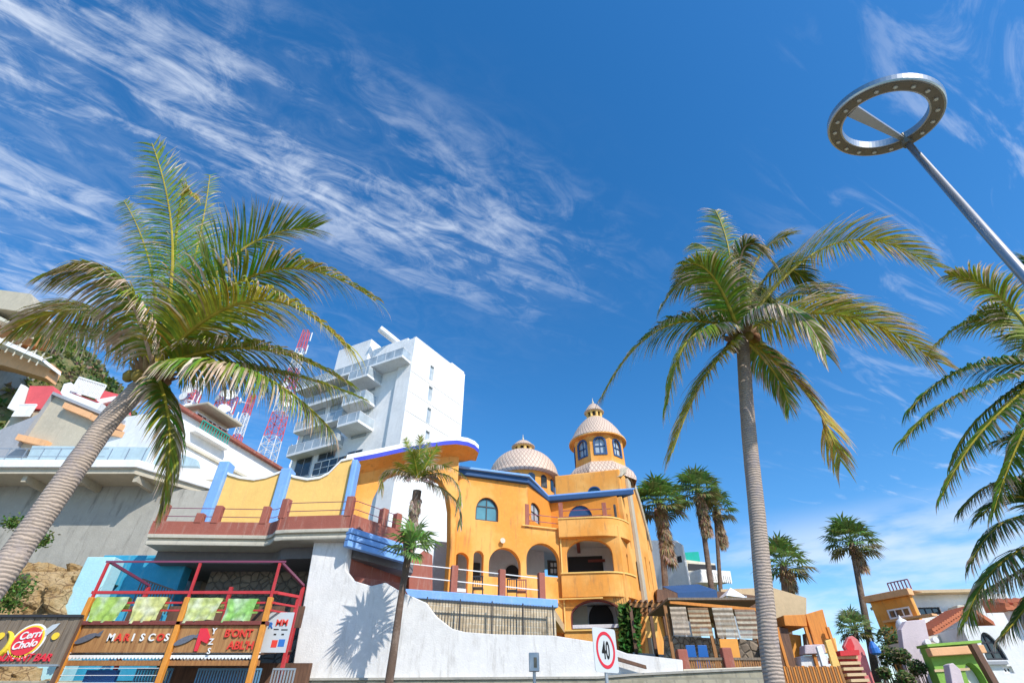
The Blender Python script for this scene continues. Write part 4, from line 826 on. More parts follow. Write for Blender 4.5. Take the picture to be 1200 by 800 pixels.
# ------------------------------------------------------------------ white hotel
def hotel():
    P0 = (-24.4, 51.9); C = (-10.9, 45.0); P1 = (-5.9, 52.8)
    FL = Fr(P0, C); FR = Fr(C, P1); T = thing('white_hotel', 'tall white apartment tower with stacked balconies behind the orange gateway', 'building', (-14, 50, terrain(-14, 50)))
    zt = 36.5; zs = FL.Zv(480, 424); zg = 8
    back = [(P1[0] - 13.5, P1[1] + 6.9)]
    slits = []
    for v0, v1 in ((429, 447), (453, 471), (478, 497), (505, 524)):
        u = 507 - (v0 - 429) * .07; s = FR.S(u, v0); slits.append(rect(s - .32, s + .32, FR.Zv(u, v1), FR.Zv(u, v0)))
    m = MB(); m.prism(FR, rect(0, FR.len, zg, zt), slits, -.3, 0)
    m.prism(FL, rect(FL.len - 1.9, FL.len, zg, zt), (), -.3, -.0); m.build('side_wall', 'white_clean', T, bevel=.03)
    for h in slits: MB().prism(FR, h, (), -.29, -.2).build('slit_window', 'glass_sky', T)
    m = MB()
    for v in (452, 476, 500): z = FR.Zv(507, v); m.bf(FR, .05, FR.len - .05, z - .03, z + .03, -.02, .012)
    m.build('floor_line', 'concrete', T)
    m = MB(); m.bf(FL, -.0, FL.len - 1.9, zg, zs, -.6, -.3); m.build('front_wall', 'white_clean', T)
    m = MB(); m.slab([FL.P(.3, 0, -.61)[:2], FL.P(FL.len - .3, 0, -.61)[:2], FR.P(FR.len - .1, 0, -.31)[:2], back[0]], zs - .3, zs); m.build('roof_slab', 'white', T)
    m = MB(); sa, sb_, sc_ = FL.S(397, 415, -.4), FL.S(433, 412, -.4), FL.len - 1.9; m.bf(FL, sa, sb_, zs, FL.Zv(415, 405, -.4), -4.0, -.3); m.bf(FL, sb_, sc_, zs, FL.Zv(460, 402, -.9), -4.1, -.9)
    m.build('penthouse', 'white_clean', T, bevel=.03)
    # roof terrace slab and balconies
    def balcony(s0, s1, z, n, front=1.0, skew=0.0):
        b = MB(); P = FL.P; b.hexa([P(s0 + skew, z - .28, n), P(s1, z - .28, n), P(s1, z - .28, -.55), P(s0, z - .28, -.55), P(s0 + skew, z, n), P(s1, z, n), P(s1, z, -.55), P(s0, z, -.55)]); sl_ = b.build('balcony_slab', 'white', T, bevel=.02)
        g = MB(); g.bf(FL, s0 + skew + .03, s1 - .03, z, z + front, n - .06, n - .03); g.bf(FL, s1 - .06, s1 - .03, z, z + front, -.5, n - .05); g.build('glass_balustrade', 'glass_sky', sl_)
        h = MB(); h.bar(P(s0 + skew, z + front, n - .04), P(s1, z + front, n - .04), .05); h.bar(P(s1 - .04, z + front, n - .04), P(s1 - .04, z + front, -.5), .05)
        k = 0
        while s0 + skew + k * 1.2 < s1: h.bar(P(s0 + skew + k * 1.2, z, n - .04), P(s0 + skew + k * 1.2, z + front, n - .04), .04); k += 1
        h.build('handrail', 'rail_white', sl_)
    L_ = FL.len
    balcony(-.6, L_ - .2, zs - .02, 1.5)
    z1 = FL.Zv(440, 452); z2 = FL.Zv(430, 478); z3 = FL.Zv(430, 505)
    for k, z in enumerate((z1, z2, z3)):
        balcony(7.6 if k != 1 else 7.0, 11.0 if k != 1 else 10.7, z + .3, 2.0 if k != 1 else 1.5, skew=.6); balcony(0.2, 7.2, z + (.1 if k else .5) - .9, .8)
    for k, z in enumerate((z1, z2, z3, z3 - 3)):
        for s0, s1 in ((.8, 3.2), (4, 6.5), (8.2, 10.2)):
            q = rect(s0, s1, z - .3, z + 1.9) if not (k == 3 and s0 == 8.2) else rect(s0, s1, z, z + 1.2)
            window(FL, T, q, -.26, 'galv', 'glass_sky' if k < 3 else 'glass_dark', .08, 1, 0)
    q = rect(FL.S(366, 544), FL.S(402, 544), FL.Zv(384, 553), FL.Zv(384, 537)); window(FL, T, q, -.2, 'white', 'glass_dark', .1, 3, 1, name='strip_window')
    m = MB()
    a = FL.P(FL.S(470, 405, -2), FL.Zv(470, 405, -2), -2); b = FL.P(FL.S(445, 385, .5), FL.Zv(445, 385, .5), .5)
    m.tube([a, b], .42, 12); m.build('roof_pipe', 'white', T)
    m = MB(); s = FR.len; m.bf(FR, s - 2.6, s - .1, zt, zt + .5, -2.5, -.1); m.bf(FR, 0, s, zt, zt + .12, -.32, .02); m.build('roof_upstand', 'white_clean', T)
    m = MB(); m.slab([FL.P(0, 0, -.6)[:2], back[0], (back[0][0] + .3, back[0][1]), FL.P(.3, 0, -.6)[:2]], zg, zs); m.bf(Fr(P1, back[0]), 0, 14.5, zg, zt - 2, -.3, 0); m.build('back_wall', 'white_clean', T)
hotel()

# ------------------------------------------------------------------ left hillside
def left_side():
    # concrete building with flat overhanging roof
    T = thing('concrete_building', 'stained grey concrete building with a flat overhanging roof slab behind the big palm trunk', 'building', (-22, 26, 3.3))
    f = frY(23); c1 = PZ(165, 547, 10.9); c2 = PZ(242, 569, 10.9)
    xl = -34
    m = MB(); m.bf(f, xl, c1.x + .6, 3, 10.5, -.3, 0); f2 = Fr((c1.x + .6, 23.0), (-11.6, 24.6)); m.prism(f2, [(0, 3), (f2.len, 3), (f2.len, f2.Zv(240, 560)), f2.uv(232, 575), (0, 10.5)], (), -.3, 0)
    m.build('wall', 'concrete', T)
    MB().slab([(xl, 21.5), (c1.x, 21.5), (c2.x, c2.y), (c2.x, 30), (xl, 30)], 10.50, 10.75).build('roof_soffit', 'beige', T); MB().slab([(xl, 21.35), (c1.x + .05, 21.35), (c2.x + .2, c2.y), (c2.x + .2, 30), (xl, 30)], 10.75, 11.1).build('roof_edge', 'white', T, bevel=.04)
    for k in range(7): MB().box(-32 + k * 2.5, -31.8 + k * 2.5, 21.7, 23, 10.2, 10.5).build('roof_beam', 'beige', T)
    MB().box(xl, c1.x - 1, 22.6, 22.9, 11.1, 11.75).build('roof_parapet', 'pale_blue', T)
    m = MB()
    for k in range(24): x = xl + k * .8; m.bar((x, 21.9, 11.1), (x, 21.9, 11.9), .03)
    m.bar((xl, 21.9, 11.9), (-19, 21.9, 11.9), .03); m.bar((xl, 21.9, 11.5), (-19, 21.9, 11.5), .025); m.build('roof_railing', 'galv', T)
    # beige house with raked gable
    H = thing('gabled_house', 'beige house with a steep raked gable and peach ledges above the concrete building', 'house', (-21, 28, 11))
    f = Fr((-30, 26.6), (-14, 26.0)); q = f.uv; g = [q(24, 524), q(64, 464), q(112, 484), q(182, 512), q(190, 524)]
    MB().prism(f, g, (), -.4, 0).build('gable_wall', 'beige', H)
    m = MB()
    for a, b in ((g[0], g[1]), (g[1], g[2]), (g[2], g[3])): m.hexa([f.P(a[0], a[1], .25), f.P(b[0], b[1], .25), f.P(b[0], b[1], -2.5), f.P(a[0], a[1], -2.5), f.P(a[0], a[1] + .18, .25), f.P(b[0], b[1] + .18, .25), f.P(b[0], b[1] + .18, -2.5), f.P(a[0], a[1] + .18, -2.5)])
    m.build('roof', 'grey_plaster', H, bevel=.03)
    for (u0, v0, u1, v1) in ((80, 476, 112, 489), (112, 490, 150, 503), (130, 506, 182, 520), (26, 513, 60, 521)):
        a = q(u0, v0); b = q(u1, v1); m = MB(); m.hexa([f.P(a[0], a[1] - .25, .35), f.P(b[0], b[1] - .25, .35), f.P(b[0], b[1] - .25, .0), f.P(a[0], a[1] - .25, 0), f.P(a[0], a[1] + .1, .35), f.P(b[0], b[1] + .1, .35), f.P(b[0], b[1] + .1, 0), f.P(a[0], a[1] + .1, 0)]); m.build('peach_ledge', 'peach', H)
    m = MB(); a = q(-60, 540); m.prism(f, [q(-60, 545), q(24, 530), q(60, 470), q(30, 485), q(-60, 520)], (), -5, -.42); m.build('grey_wing', 'grey_plaster', H)
    m = MB(); m.prism(Fr((-24, 25.2), (-14, 25.2)), [Fr((-24, 25.2), (-14, 25.2)).uv(*p) for p in ((30, 540), (38, 522), (190, 524), (230, 538), (232, 546))], (), -.3, 0); m.build('aqua_wall', 'pale_blue', H)
    MB().slab([(-29, 26.7), (-15, 26.3), (-14, 32), (-28, 34)], 9, 12.2).build('body', 'beige', H)
    # red and white houses up the hill
    def rw(name, lab, Y, red, whites, grp='red and white houses up the hill', bal=None):
        f = frY(Y); q = f.uv; p0 = q(*red[0]); K = thing(name, lab, 'house', (p0[0], Y, terrain(p0[0], Y)), grp)
        MB().prism(f, [q(*p) for p in red], (), -1.6, 0).build('red_wall', 'red_white', K)
        for w_ in whites: MB().prism(f, [q(*p) for p in w_], (), -1.2, .35).build('white_band', 'white_clean', K)
        if bal:
            (u0, v0, u1, v1, h) = bal; m = MB(); n = 16
            for i in range(n + 1):
                t = i / n; a = q(lerp(u0, u1, t), lerp(v0, v1, t), .4); m.bar(f.P(a[0], a[1], .4), f.P(a[0], a[1] + h, .4), .09)
            a = q(u0, v0, .4); b = q(u1, v1, .4); m.bar(f.P(a[0], a[1] + h, .4), f.P(b[0], b[1] + h, .4), .14); m.build('balustrade', 'white_clean', K)
        zlow = min(q(*p)[1] for p in red) ; x0 = min(q(*p)[0] for p in red); x1 = max(q(*p)[0] for p in red); MB().box(x0, x1, Y + .2, Y + 4, terrain(x0, Y) - 1, zlow).build('plinth', 'beige', K)
    rw('red_house', 'red walled house with a white sloping stair wall at the left above the beige gable', 40, [(28, 478), (35, 452), (62, 452), (66, 466), (60, 480)], [[(12, 480), (28, 452), (33, 454), (22, 484)]], bal=(14, 488, 34, 488, 1.2))
    rw('red_house', 'white balcony house with a red panel and balustrade just right of the gable tip', 40, [(82, 466), (84, 460), (115, 470), (116, 480)], [[(74, 462), (78, 452), (86, 450), (84, 462), (116, 474), (122, 474), (114, 486), (80, 470)]], bal=(83, 458, 115, 468, 1.5))
    rw('red_house', 'small red and white house half hidden behind the top of the big palm trunk', 42, [(108, 462), (112, 455), (140, 462), (142, 478), (116, 474)], [[(116, 470), (138, 466), (140, 470), (118, 476)]])
    # white building running back at the right of the palm
    Wt = thing('white_building', 'long white building with a green-railed corner balcony behind the scalloped yellow wall', 'building', (-18, 29, 9))
    za = 15.9; a = PZ(206, 478, za); b = PZ(330, 553, za); f = Fr((a.x, a.y), (b.x, b.y))
    m = MB(); m.prism(f, rect(0, f.len, 8, za), (), -.3, 0); m.bf(f, 0, .3, 8, za, -8, -.3); m.build('wall', 'white_clean', Wt)
    m = MB(); m.bf(f, -.2, f.len, za, za + .18, -1, .3); m.build('roof_edge', 'terracotta', Wt)
    m = MB(); s0 = f.S(207, 515); m.bf(f, s0, f.len, f.Zv(215, 520) - .05, f.Zv(215, 520) + .1, 0, .12); m.bf(f, s0, f.len, 10.6, 10.9, 0, .5); m.build('string_course', 'cream', Wt)
    f3 = Fr((f.P(2.0, 0, -.3).x, f.P(2.0, 0, -.3).y), (f.P(6.5, 0, -.3).x, f.P(6.5, 0, -.3).y)); z0 = za + .18
    sA, zA = f.uv(231, 505, .3); sB, zB = f.uv(265, 527, .3)
    m = MB(); m.bf(f, sA - .2, sB, zA - .1, zA + .15, -2.4, .45); m.build('balcony_slab', 'white_clean', Wt); m = MB(); m.bf(f, sA, sB, zA, zA + 1.55, -2.4, -.3); m.build('upper_room', 'cream', Wt)
    for k in range(3): s = lerp(sA, sB, (k + .5) / 3); window(f, Wt, rect(s - .5, s + .5, zA + .5, zA + 1.35), -.25, 'white', 'glass_dark', .08, 1, 0)
    m = MB(); 
    for k in range(12): s = lerp(sA, sB - .2, k / 11); m.bar(f.P(s, zA + .1, .4), f.P(s, zA + .7, .4), .04)
    m.bf(f, sA, sB - .2, zA + .67, zA + .73, .36, .44); m.build('balcony_railing', 'teal', Wt); m = MB(); m.bf(f, sA - .4, sB + .2, zA + 1.55, zA + 1.72, -2.6, .7); m.build('upper_roof', 'beige', Wt, bevel=.05)
    # cliff-top building, far left
    K = thing('clifftop_building', 'clifftop building with thatched roof edge and white balcony slabs at the far left', 'building', (-62, 50, 34))
    f = frY(47); q = f.uv
    def band(p, n0, n1, nm, mt): MB().prism(f, [q(*x) for x in p], (), n0, n1).build(nm, mt, K)
    band([(-90, 355), (-90, 320), (0, 346), (45, 352), (52, 372), (30, 372)], -1.5, 1.2, 'thatched_roof', 'beige'); band([(-90, 385), (-90, 350), (34, 372), (50, 392), (40, 400)], -2, -1, 'inner_wall', 'wood_brown')
    band([(-90, 352), (-90, 345), (0, 373), (34, 390), (34, 393), (0, 377.5)], -1.5, 1.0, 'balcony_slab', 'cream'); band([(-90, 378), (-90, 372), (12, 405), (60, 427), (60, 431.5), (12, 411)], -1.5, 1.6, 'balcony_slab', 'white_clean')
    band([(-90, 410), (-90, 372), (12, 404), (58, 424), (50, 440), (0, 425)], -2, -.5, 'lower_wall', 'peach')
    m = MB()
    for k in range(9):
        u = -20 + k * 9; a = q(u, 398 + k * 3.7, .6); m.bar(f.P(a[0], a[1] - .6, 1.4), f.P(a[0], a[1] + 1.1, 1.4), .1)
        if k % 2 == 0: b = q(u + 9, 402 + k * 3.7, .6); m.bar(f.P(a[0], a[1], 1.4), f.P(b[0], b[1] + 1, 1.4), .12)
        m.build('timber_brace', 'cream', K); m = MB()
    m = MB(); m.box(-88, -60, 47.5, 54, 24, 38); m.build('cliff_base', 'concrete', K)
    # cliff-side retaining strip and rocks near the street
    rnd = random.Random(2)
    m = MB(); f = frY(18.7); nx, nz = 130, 90; vs = []
    for j in range(nz + 1):
        for i in range(nx + 1):
            u = -90 + 182 * i / nx; x = -23.5 + 9.3 * i / nx; z = .1 + 6.6 * (j / nz); nv = noise.fractal(Vector((x * .8, 0, z * .8)), 1.0, 2.0, 6); n2 = noise.voronoi(Vector((x * 1.1, 3, z * 1.5)))[0]
            y = 17.6 + (j / nz) * 2.6 - nv * .75 - (n2[1] - n2[0]) * .7 - .16 * noise.fractal(Vector((x * 3.1, 5, z * 3.4)), 1.0, 2.0, 4) + .9 * sstep(z, 5.3, 6.6) * 2; zz = z + .25 * nv
            vs.append((x, y, zz))
    fs = [(j * (nx + 1) + i, j * (nx + 1) + i + 1, (j + 1) * (nx + 1) + i + 1, (j + 1) * (nx + 1) + i) for j in range(nz) for i in range(nx)]
    m.add(vs, fs)
    mt, nt, bs = newmat('cliff_rock'); bs.inputs['Roughness'].default_value = .95
    c = _mix(nt, _ramp(nt, _noise(nt, 1.2, 8, .7), .35, .65), (.52, .33, .13), (.68, .50, .27)); c = _mix(nt, _ramp(nt, _noise(nt, 3.5, 8, .75), .55, .75), c, (.30, .17, .07)); vo = _n(nt, 'ShaderNodeTexVoronoi'); vo.feature = 'DISTANCE_TO_EDGE'; vo.inputs['Scale'].default_value = 2.6; tcv = _n(nt, 'ShaderNodeTexCoord'); nt.links.new(tcv.outputs['Object'], vo.inputs['Vector']); c = _mix(nt, _ramp(nt, vo.outputs['Distance'], 0, .06), (.28, .17, .08), c); nt.links.new(c, bs.inputs['Base Color']); _bump(nt, bs, _noise(nt, 7, 9, .75), 1, .2)
    o = m.build('rock_cliff', 'cliff_rock'); struct(o)
    o = MB().box(PY(84, 690, 19).x, PY(118, 690, 19).x, 19.0, 19.6, .1, PY(110, 652, 19).z).build('pale_wall', 'aqua', bevel=.03); tag(o, 'pale aqua wall strip between the rocky cliff and the bright blue wall', 'wall')
    o = MB().box(PY(108, 680, 19.8).x, PY(211, 680, 19.8).x, 19.8, 20.3, .1, PY(160, 650, 19.8).z).build('blue_wall', 'cyan_wall', bevel=.03); tag(o, 'bright blue wall under the terrace behind the food stand', 'wall')
    o = MB().box(-34, -12.6, 22.2, 22.7, 3, 6.6).build('rubble_wall', 'concrete'); tag(o, 'grey foot wall of the concrete building at the cliff top', 'wall')
    # bushes clinging to the cliff
    for k, (u, v, Y, r, lab) in enumerate(((48, 632, 18.9, .45, 'small green bush on the cliff edge right of the leaning trunk'), (22, 690, 17.6, .55, 'straggly green bush in the middle of the rocky cliff'), (14, 612, 18.8, .35, 'small weed tuft at the cliff top at the left edge'), (8, 705, 17.4, .5, 'low green bush at the left edge just above the brown sign'))):
        m = MB(); c = PY(u, v, Y)
        for i in range(240):
            d = Vector((rnd.gauss(0, 1), rnd.gauss(0, .6), rnd.gauss(0, .7))) * r * .45; p = c + d; a = Vector((rnd.gauss(0, 1), rnd.gauss(0, 1), rnd.gauss(0, 1))).normalized(); b = a.orthogonal().normalized(); cc = (rnd.uniform(.05, .14), rnd.uniform(.11, .22), .03); s = .07
            m.add([p - a * s, p + b * s * .45, p + a * s, p - b * s * .45], [(0, 1, 2, 3)], 0, [cc] * 4)
        for i in range(8): m.tube([c + Vector((0, .25, -r * .4)), c + Vector((rnd.uniform(-1, 1) * r * .6, 0, rnd.uniform(-.2, .7) * r))], [.015, .006], 4, 0, [(.2, .14, .08)] * 2)
        tag(m.build('bush', 'leaf'), lab, 'bush', 'bushes clinging to the cliff')
left_side()

def mast(lab, u, v, Y, w0, w1, ztop, sections, dishes=0, seed=1):
    rnd = random.Random(seed); p = PY(u, v, Y); x, y = p.x, p.y; z0 = terrain(x, y) - .3; T = thing('radio_mast', lab, 'radio mast', (x, y, z0), 'lattice radio masts on the hill'); H = ztop - z0
    for k in range(sections):
        m = MB(); za = z0 + H * k / sections; zb = z0 + H * (k + 1) / sections; sub = 3
        for j in range(sub):
            z1 = lerp(za, zb, j / sub); z2 = lerp(za, zb, (j + 1) / sub); h1 = lerp(w0, w1, (z1 - z0) / H) / 2; h2 = lerp(w0, w1, (z2 - z0) / H) / 2
            c1 = [Vector((x + sx * h1, y + sy * h1, z1)) for sx, sy in ((-1, -1), (1, -1), (1, 1), (-1, 1))]; c2 = [Vector((x + sx * h2, y + sy * h2, z2)) for sx, sy in ((-1, -1), (1, -1), (1, 1), (-1, 1))]
            for i in range(4): m.bar(c1[i], c2[i], .13); m.bar(c1[i], c2[(i + 1) % 4], .065); m.bar(c1[(i + 1) % 4], c2[i], .065); m.bar(c2[i], c2[(i + 1) % 4], .065)
        m.build('lattice_section', 'red_white' if (sections - k) % 2 == (1 if seed != 2 else 0) else 'rail_white', T)
    for d in range(dishes):
        z = z0 + H * rnd.uniform(.62, .98); a = rnd.uniform(-2.6, -.5); c = Vector((x + 1.5 * math.cos(a), y + 1.5 * math.sin(a), z)); n = Vector((math.cos(a), math.sin(a), 0)); r = rnd.uniform(.5, .95)
        MB().tube([c, c + n * .35], [r * .6, r], 14).build('dish_antenna', 'rail_white', T); MB().bar(Vector((x, y, z)), c, .12).build('antenna_arm', 'rail_white', T)
    for d in range(dishes): z = z0 + H * rnd.uniform(.5, 1.0); a = rnd.uniform(0, 6.28); MB().tube([(x + 1.3 * math.cos(a), y + 1.3 * math.sin(a), z), (x + 1.3 * math.cos(a), y + 1.3 * math.sin(a), z + 2.4)], .13, 6).build('rod_antenna', 'rail_white', T)
    return T
mast('tallest red and white lattice mast just left of the white hotel', 335, 465, 90, 4.0, 1.1, PY(352, 388, 90).z, 10, 4, 1)
mast('mast with a red and white banded head poking up beside the big palm crown', 225, 465, 80, 3.4, 1.6, PY(222, 448, 80).z, 8, 8, 2)
mast('white mast crowded with dish antennas between the two red topped masts', 262, 480, 78, 3.6, 2.2, PY(262, 462, 78).z, 7, 14, 5)
mast('short lattice mast seen against the left edge of the hotel', 356, 515, 84, 2.4, 1.2, PY(357, 490, 84).z, 6, 4, 7)
mast('thin white mast between the dish mast and the tallest mast', 283, 500, 82, 2.0, .8, PY(280, 462, 82).z, 7, 2, 9)
# ------------------------------------------------------------------ food stand, sign, lamp
def food_stand():
    Y = 16.0; f = frY(Y); q = f.uv; T = thing('food_stand', 'two storey wooden food stand with orange posts, red rails and MARISCOS boards', 'food stand', (PY(190, 800, Y).x, Y + 1, .14))
    xs = [PY(u, v, Y).x for u, v in ((97, 728), (212, 728), (311, 728))]; zt = PY(235, 660, Y).z
    for x in xs:
        z1 = PY(212, 700, Y).z
        MB().bar((x, Y - .05, .14), (x, Y - .05, z1), .14).build('post', 'tube_orange', T, bevel=.015); MB().bar((x, Y - .05, z1), (x, Y - .05, zt), .065).build('upper_post', 'tube_red', T)
        MB().bar((x, Y + 2.2, .14), (x, Y + 2.2, zt - .2), .1).build('rear_post', 'tube_red', T)
    xr = PY(350, 700, Y + .6).x; MB().bar((xr, Y + .6, 2.4), (xr, Y + .6, PY(352, 700, Y + .6).z), .09).build('side_post', 'tube_red', T)
    for vv, mt, w_ in ((658, 'tube_purple', .05), (694, 'tube_red', .075), (706, 'tube_red', .05), (715, 'tube_red', .045)):
        z = PY(212, vv, Y).z; MB().bar((xs[0] - .1, Y - .02, z), (xs[2] + .15, Y - .02, z), w_).build('rail', mt, T)
        if vv != 658: MB().bar((xs[2] + .1, Y, z), (xr, Y + .6, z - .0), w_).build('rail', mt, T)
    z = PY(212, 658, Y).z
    for x in (xs[0], xs[2]): MB().bar((x, Y, z), (x, Y + 2.2, z - .2), .07).build('rail', 'tube_purple', T)
    # boards
    def board(x0, x1, vt, vb, mt='stall_panel'): z0, z1 = PY(212, vb, Y).z, PY(212, vt, Y).z; return MB().bf(f, x0, x1, z0, z1, .0, .05).build('board', mt, T, bevel=.01), z0, z1
    b1, z0, z1 = board(xs[0] + .1, xs[1] - .09, 732.5, 764.5); b2, _, _ = board(xs[1] + .09, xs[2] + .05, 732.5, 764.5)
    MB().bf(f, xs[0], xs[2] + .1, z1, z1 + .1, -.06, .12).build('ledge', 'maroon', T, bevel=.01)
    h = (z1 - z0); mx_ = 2
    m = MB(); word = 'MARISCOS'; s = q(126, 752)[0]; step = (q(199, 752)[0] - s) / 7.6
    for i, ch in enumerate(word):
        text_mb(m, f, s + i * step, z0 + h * .42, .075, ch, .25, 1 if ch in 'ARO' and i != 5 else 0, .03)
    m.build('lettering', ['letter_white', 'letter_red'], b1)
    m = MB(); text_mb(m, f, q(264, 745)[0], z0 + h * .56, .075, "B'ONT", .26, 0, .03); m.build('lettering', 'letter_red', b2); m = MB(); text_mb(m, f, q(268, 757)[0], z0 + h * .12, .075, "ABL'H", .27, 0, .03); m.build('lettering', 'letter_red', b2)
    def fish(b, u, v): 
        c = q(u, v); m = MB(); pts = [(c[0] + .26 * math.cos(t) * (1 if math.cos(t) > 0 else 1), c[1] + .085 * math.sin(t) + .10 * math.cos(t)) for t in [i * .35 for i in range(18)]]
        m.prism(f, pts, (), .05, .09); m.prism(f, [(c[0] + .2, c[1] + .06), (c[0] + .38, c[1] + .20), (c[0] + .36, c[1] + .05)], (), .052, .086); m.build('fish_cutout', 'fish_grey', b)
    fish(b1, 103, 748); fish(b2, 218, 750)
    c = q(239, 748); m = MB(); m.prism(f, [(c[0] - .12, c[1] - .30), (c[0] - .04, c[1] - .30), (c[0] - .02, c[1] - .05), (c[0] + .16, c[1] - .12), (c[0] + .2, c[1] + .02), (c[0] + .04, c[1] + .24), (c[0] - .14, c[1] + .24)], (), .05, .1); m.build('lobster_cutout', 'logo_red', b2)
    c = q(251, 750); m = MB(); text_mb(m, f, c[0] - .1, c[1] + .15, .075, 'Y', .2, 0); text_mb(m, f, c[0] - .1, c[1] - .1, .075, 'Z', .2, 0); text_mb(m, f, c[0] - .06, c[1] - .32, .075, 'S', .2, 0); m.build('small_lettering', 'letter_white', b2)
    # scalloped awning edge
    za = PY(212, 767, Y).z; m = MB(); n = 56; x0, x1 = xs[0] + .0, xs[2] + .1; top = []; bot = []
    m = MB(); pts = [(lerp(x0, x1, i / (n * 4)), za - .05 - .05 * abs(math.sin(i / (n * 4) * math.pi * n))) for i in range(n * 4 + 1)]
    m.prism(f, [(x1, za + .06), (x0, za + .06)] + pts, (), .0, .03); m.build('scalloped_valance', 'letter_white', T)
    MB().bf(f, x0, x1, za - .24, za - .12, -.1, .0).build('valance_beam', 'wood_brown', T)
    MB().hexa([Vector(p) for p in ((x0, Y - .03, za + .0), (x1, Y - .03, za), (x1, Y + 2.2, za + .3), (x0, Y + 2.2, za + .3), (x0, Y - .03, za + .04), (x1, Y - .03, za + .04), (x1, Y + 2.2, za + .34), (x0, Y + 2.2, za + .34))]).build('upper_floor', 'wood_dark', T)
    # grilles below and dark interior
    for (ua, ub, mt) in ((222, 297, 'grille_blue'), (312, 338, 'galv'), (148, 190, 'grille_blue')):
        a = q(ua, 785)[0]; b = q(ub, 785)[0]; m = MB(); zl = 1.2; zh = za - .26; k = int((b - a) / .075)
        for i in range(k + 1): s = lerp(a, b, i / k); m.bf(f, s - .018, s + .018, zl, zh, -.5, -.46)
        m.bf(f, a, b, zh - .05, zh, -.51, -.45); m.bf(f, a, b, zl, zl + .05, -.51, -.45); m.build('shutter_grille', mt, T)
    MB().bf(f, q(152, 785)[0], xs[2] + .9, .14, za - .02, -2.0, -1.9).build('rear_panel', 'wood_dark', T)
    m = MB()
    for i in range(7): z = za - .3 - i * .16; m.bar((xs[0], Y - .02, z), (xs[1], Y - .02, z), .012)
    m.build('wire_strings', 'rail_white', T)
    MB().bf(f, q(84, 790)[0], q(122, 790)[0], .9, za - .3, -.6, -.5).build('blue_panel', 'blue_plastic', T)
    m = MB()
    for i in range(9): m.bf(f, xs[0] + .3 + i * .62, xs[0] + .72 + i * .62, z1 + .12, PY(212, 700, Y).z, -1.3, -1.25)
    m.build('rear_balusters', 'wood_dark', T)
    # poster at the right
    a = q(309, 742, -.2); b = q(339, 742, -.2); zc0, zc1 = PY(325, 764, Y + .2).z, PY(325, 717, Y + .2).z; po = MB().bf(f, a[0], b[0], zc0, zc1, -.24, -.2).build('menu_board', 'sign_white', T)
    m = MB(); hh = zc1 - zc0; ww = b[0] - a[0]
    text_mb(m, f, a[0] + ww * .38, zc0 + hh * .66, -.19, 'MM', .22, 0); text_mb(m, f, a[0] + ww * .12, zc0 + hh * .6, -.19, 'R', .2, 1); m.bf(f, a[0] + ww * .35, a[0] + ww * .55, zc0 + hh * .55, zc0 + hh * .58, -.2, -.195, 2); m.bf(f, a[0] + ww * .65, a[0] + ww * .9, zc0 + hh * .54, zc0 + hh * .57, -.2, -.195, 2)
    m.bf(f, a[0] + ww * .4, a[0] + ww * .62, zc0 + hh * .12, zc0 + hh * .3, -.2, -.195, 0); m.bf(f, a[0] + ww * .66, a[0] + ww * .9, zc0 + hh * .14, zc0 + hh * .32, -.2, -.195, 1); m.bf(f, a[0] + ww * .4, a[0] + ww * .5, zc0 + hh * .42, zc0 + hh * .46, -.2, -.195, 2); m.bf(f, a[0] + ww * .7, a[0] + ww * .8, zc0 + hh * .42, zc0 + hh * .46, -.2, -.195, 2)
    m.build('print', ['letter_red', 'blue_plastic', 'sign_black'], po)
    # cloths over the rail
    labs = ('yellow green cloth hung over the rail, leftmost of four', 'pale yellow cloth with white folds hung left of the middle post', 'yellow green cloth hung just right of the middle post', 'brighter green cloth hung rightmost on the rail')
    for k, (ua, ub, va, vb) in enumerate(((112, 152, 699, 727), (160, 197, 699, 728), (222, 262, 700, 728), (267, 303, 701, 729))):
        rnd = random.Random(k); m = MB(); nx, nz = 18, 14; a = q(ua + 1, va, .09)[0]; b = q(ub, va, .09)[0]; zt_, zb_ = q(ua, va, .09)[1], q(ua, vb, .09)[1]; vs = []; cs = []; c0 = ((.42, .62, .14), (.66, .68, .26), (.58, .66, .24), (.32, .62, .17))[k]
        for j in range(nz + 1):
            for i in range(nx + 1):
                s = lerp(a, b, i / nx) - .12 * (j / nz) * (i / nx - .5) * 2 * (.5) - .05 * (j / nz); z = lerp(zt_, zb_, j / nz) + .05 * math.sin(i / nx * 3.14 + k) * (j / nz) * -1
                n = .09 + .045 * math.sin(i * .9 + j * .35 + k) * (j / nz + .15) + .03 * noise.noise(Vector((i * .4, j * .4, k))); p = f.P(s, z, n)
                pt = noise.noise(Vector((i * .22 + k * 7, j * .25, 1.5))); cc = tuple(lerp(x, .78, max(0, min(.45, .12 + pt * .7))) for x in c0); vs.append(p); cs.append(cc)
        fs = [(j * (nx + 1) + i, j * (nx + 1) + i + 1, (j + 1) * (nx + 1) + i + 1, (j + 1) * (nx + 1) + i) for j in range(nz) for i in range(nx)]; m.add(vs, fs, 0, cs)
        bk = [v - Vector((0, -.14, 0)) if False else v for v in vs[:nx + 1]]
        m.add([*vs[:nx + 1], *[v + Vector((0, .16, -.02)) for v in vs[:nx + 1]], *[v + Vector((0, .17, -.35)) for v in vs[:nx + 1]]], [(r_ * (nx + 1) + i, r_ * (nx + 1) + i + 1, (r_ + 1) * (nx + 1) + i + 1, (r_ + 1) * (nx + 1) + i) for r_ in range(2) for i in range(nx)], 0, [c0] * (3 * (nx + 1)))
        tag(m.build('cloth', 'cloth', smooth=True), labs[k], 'cloth', 'cloths hung over the stand rail')
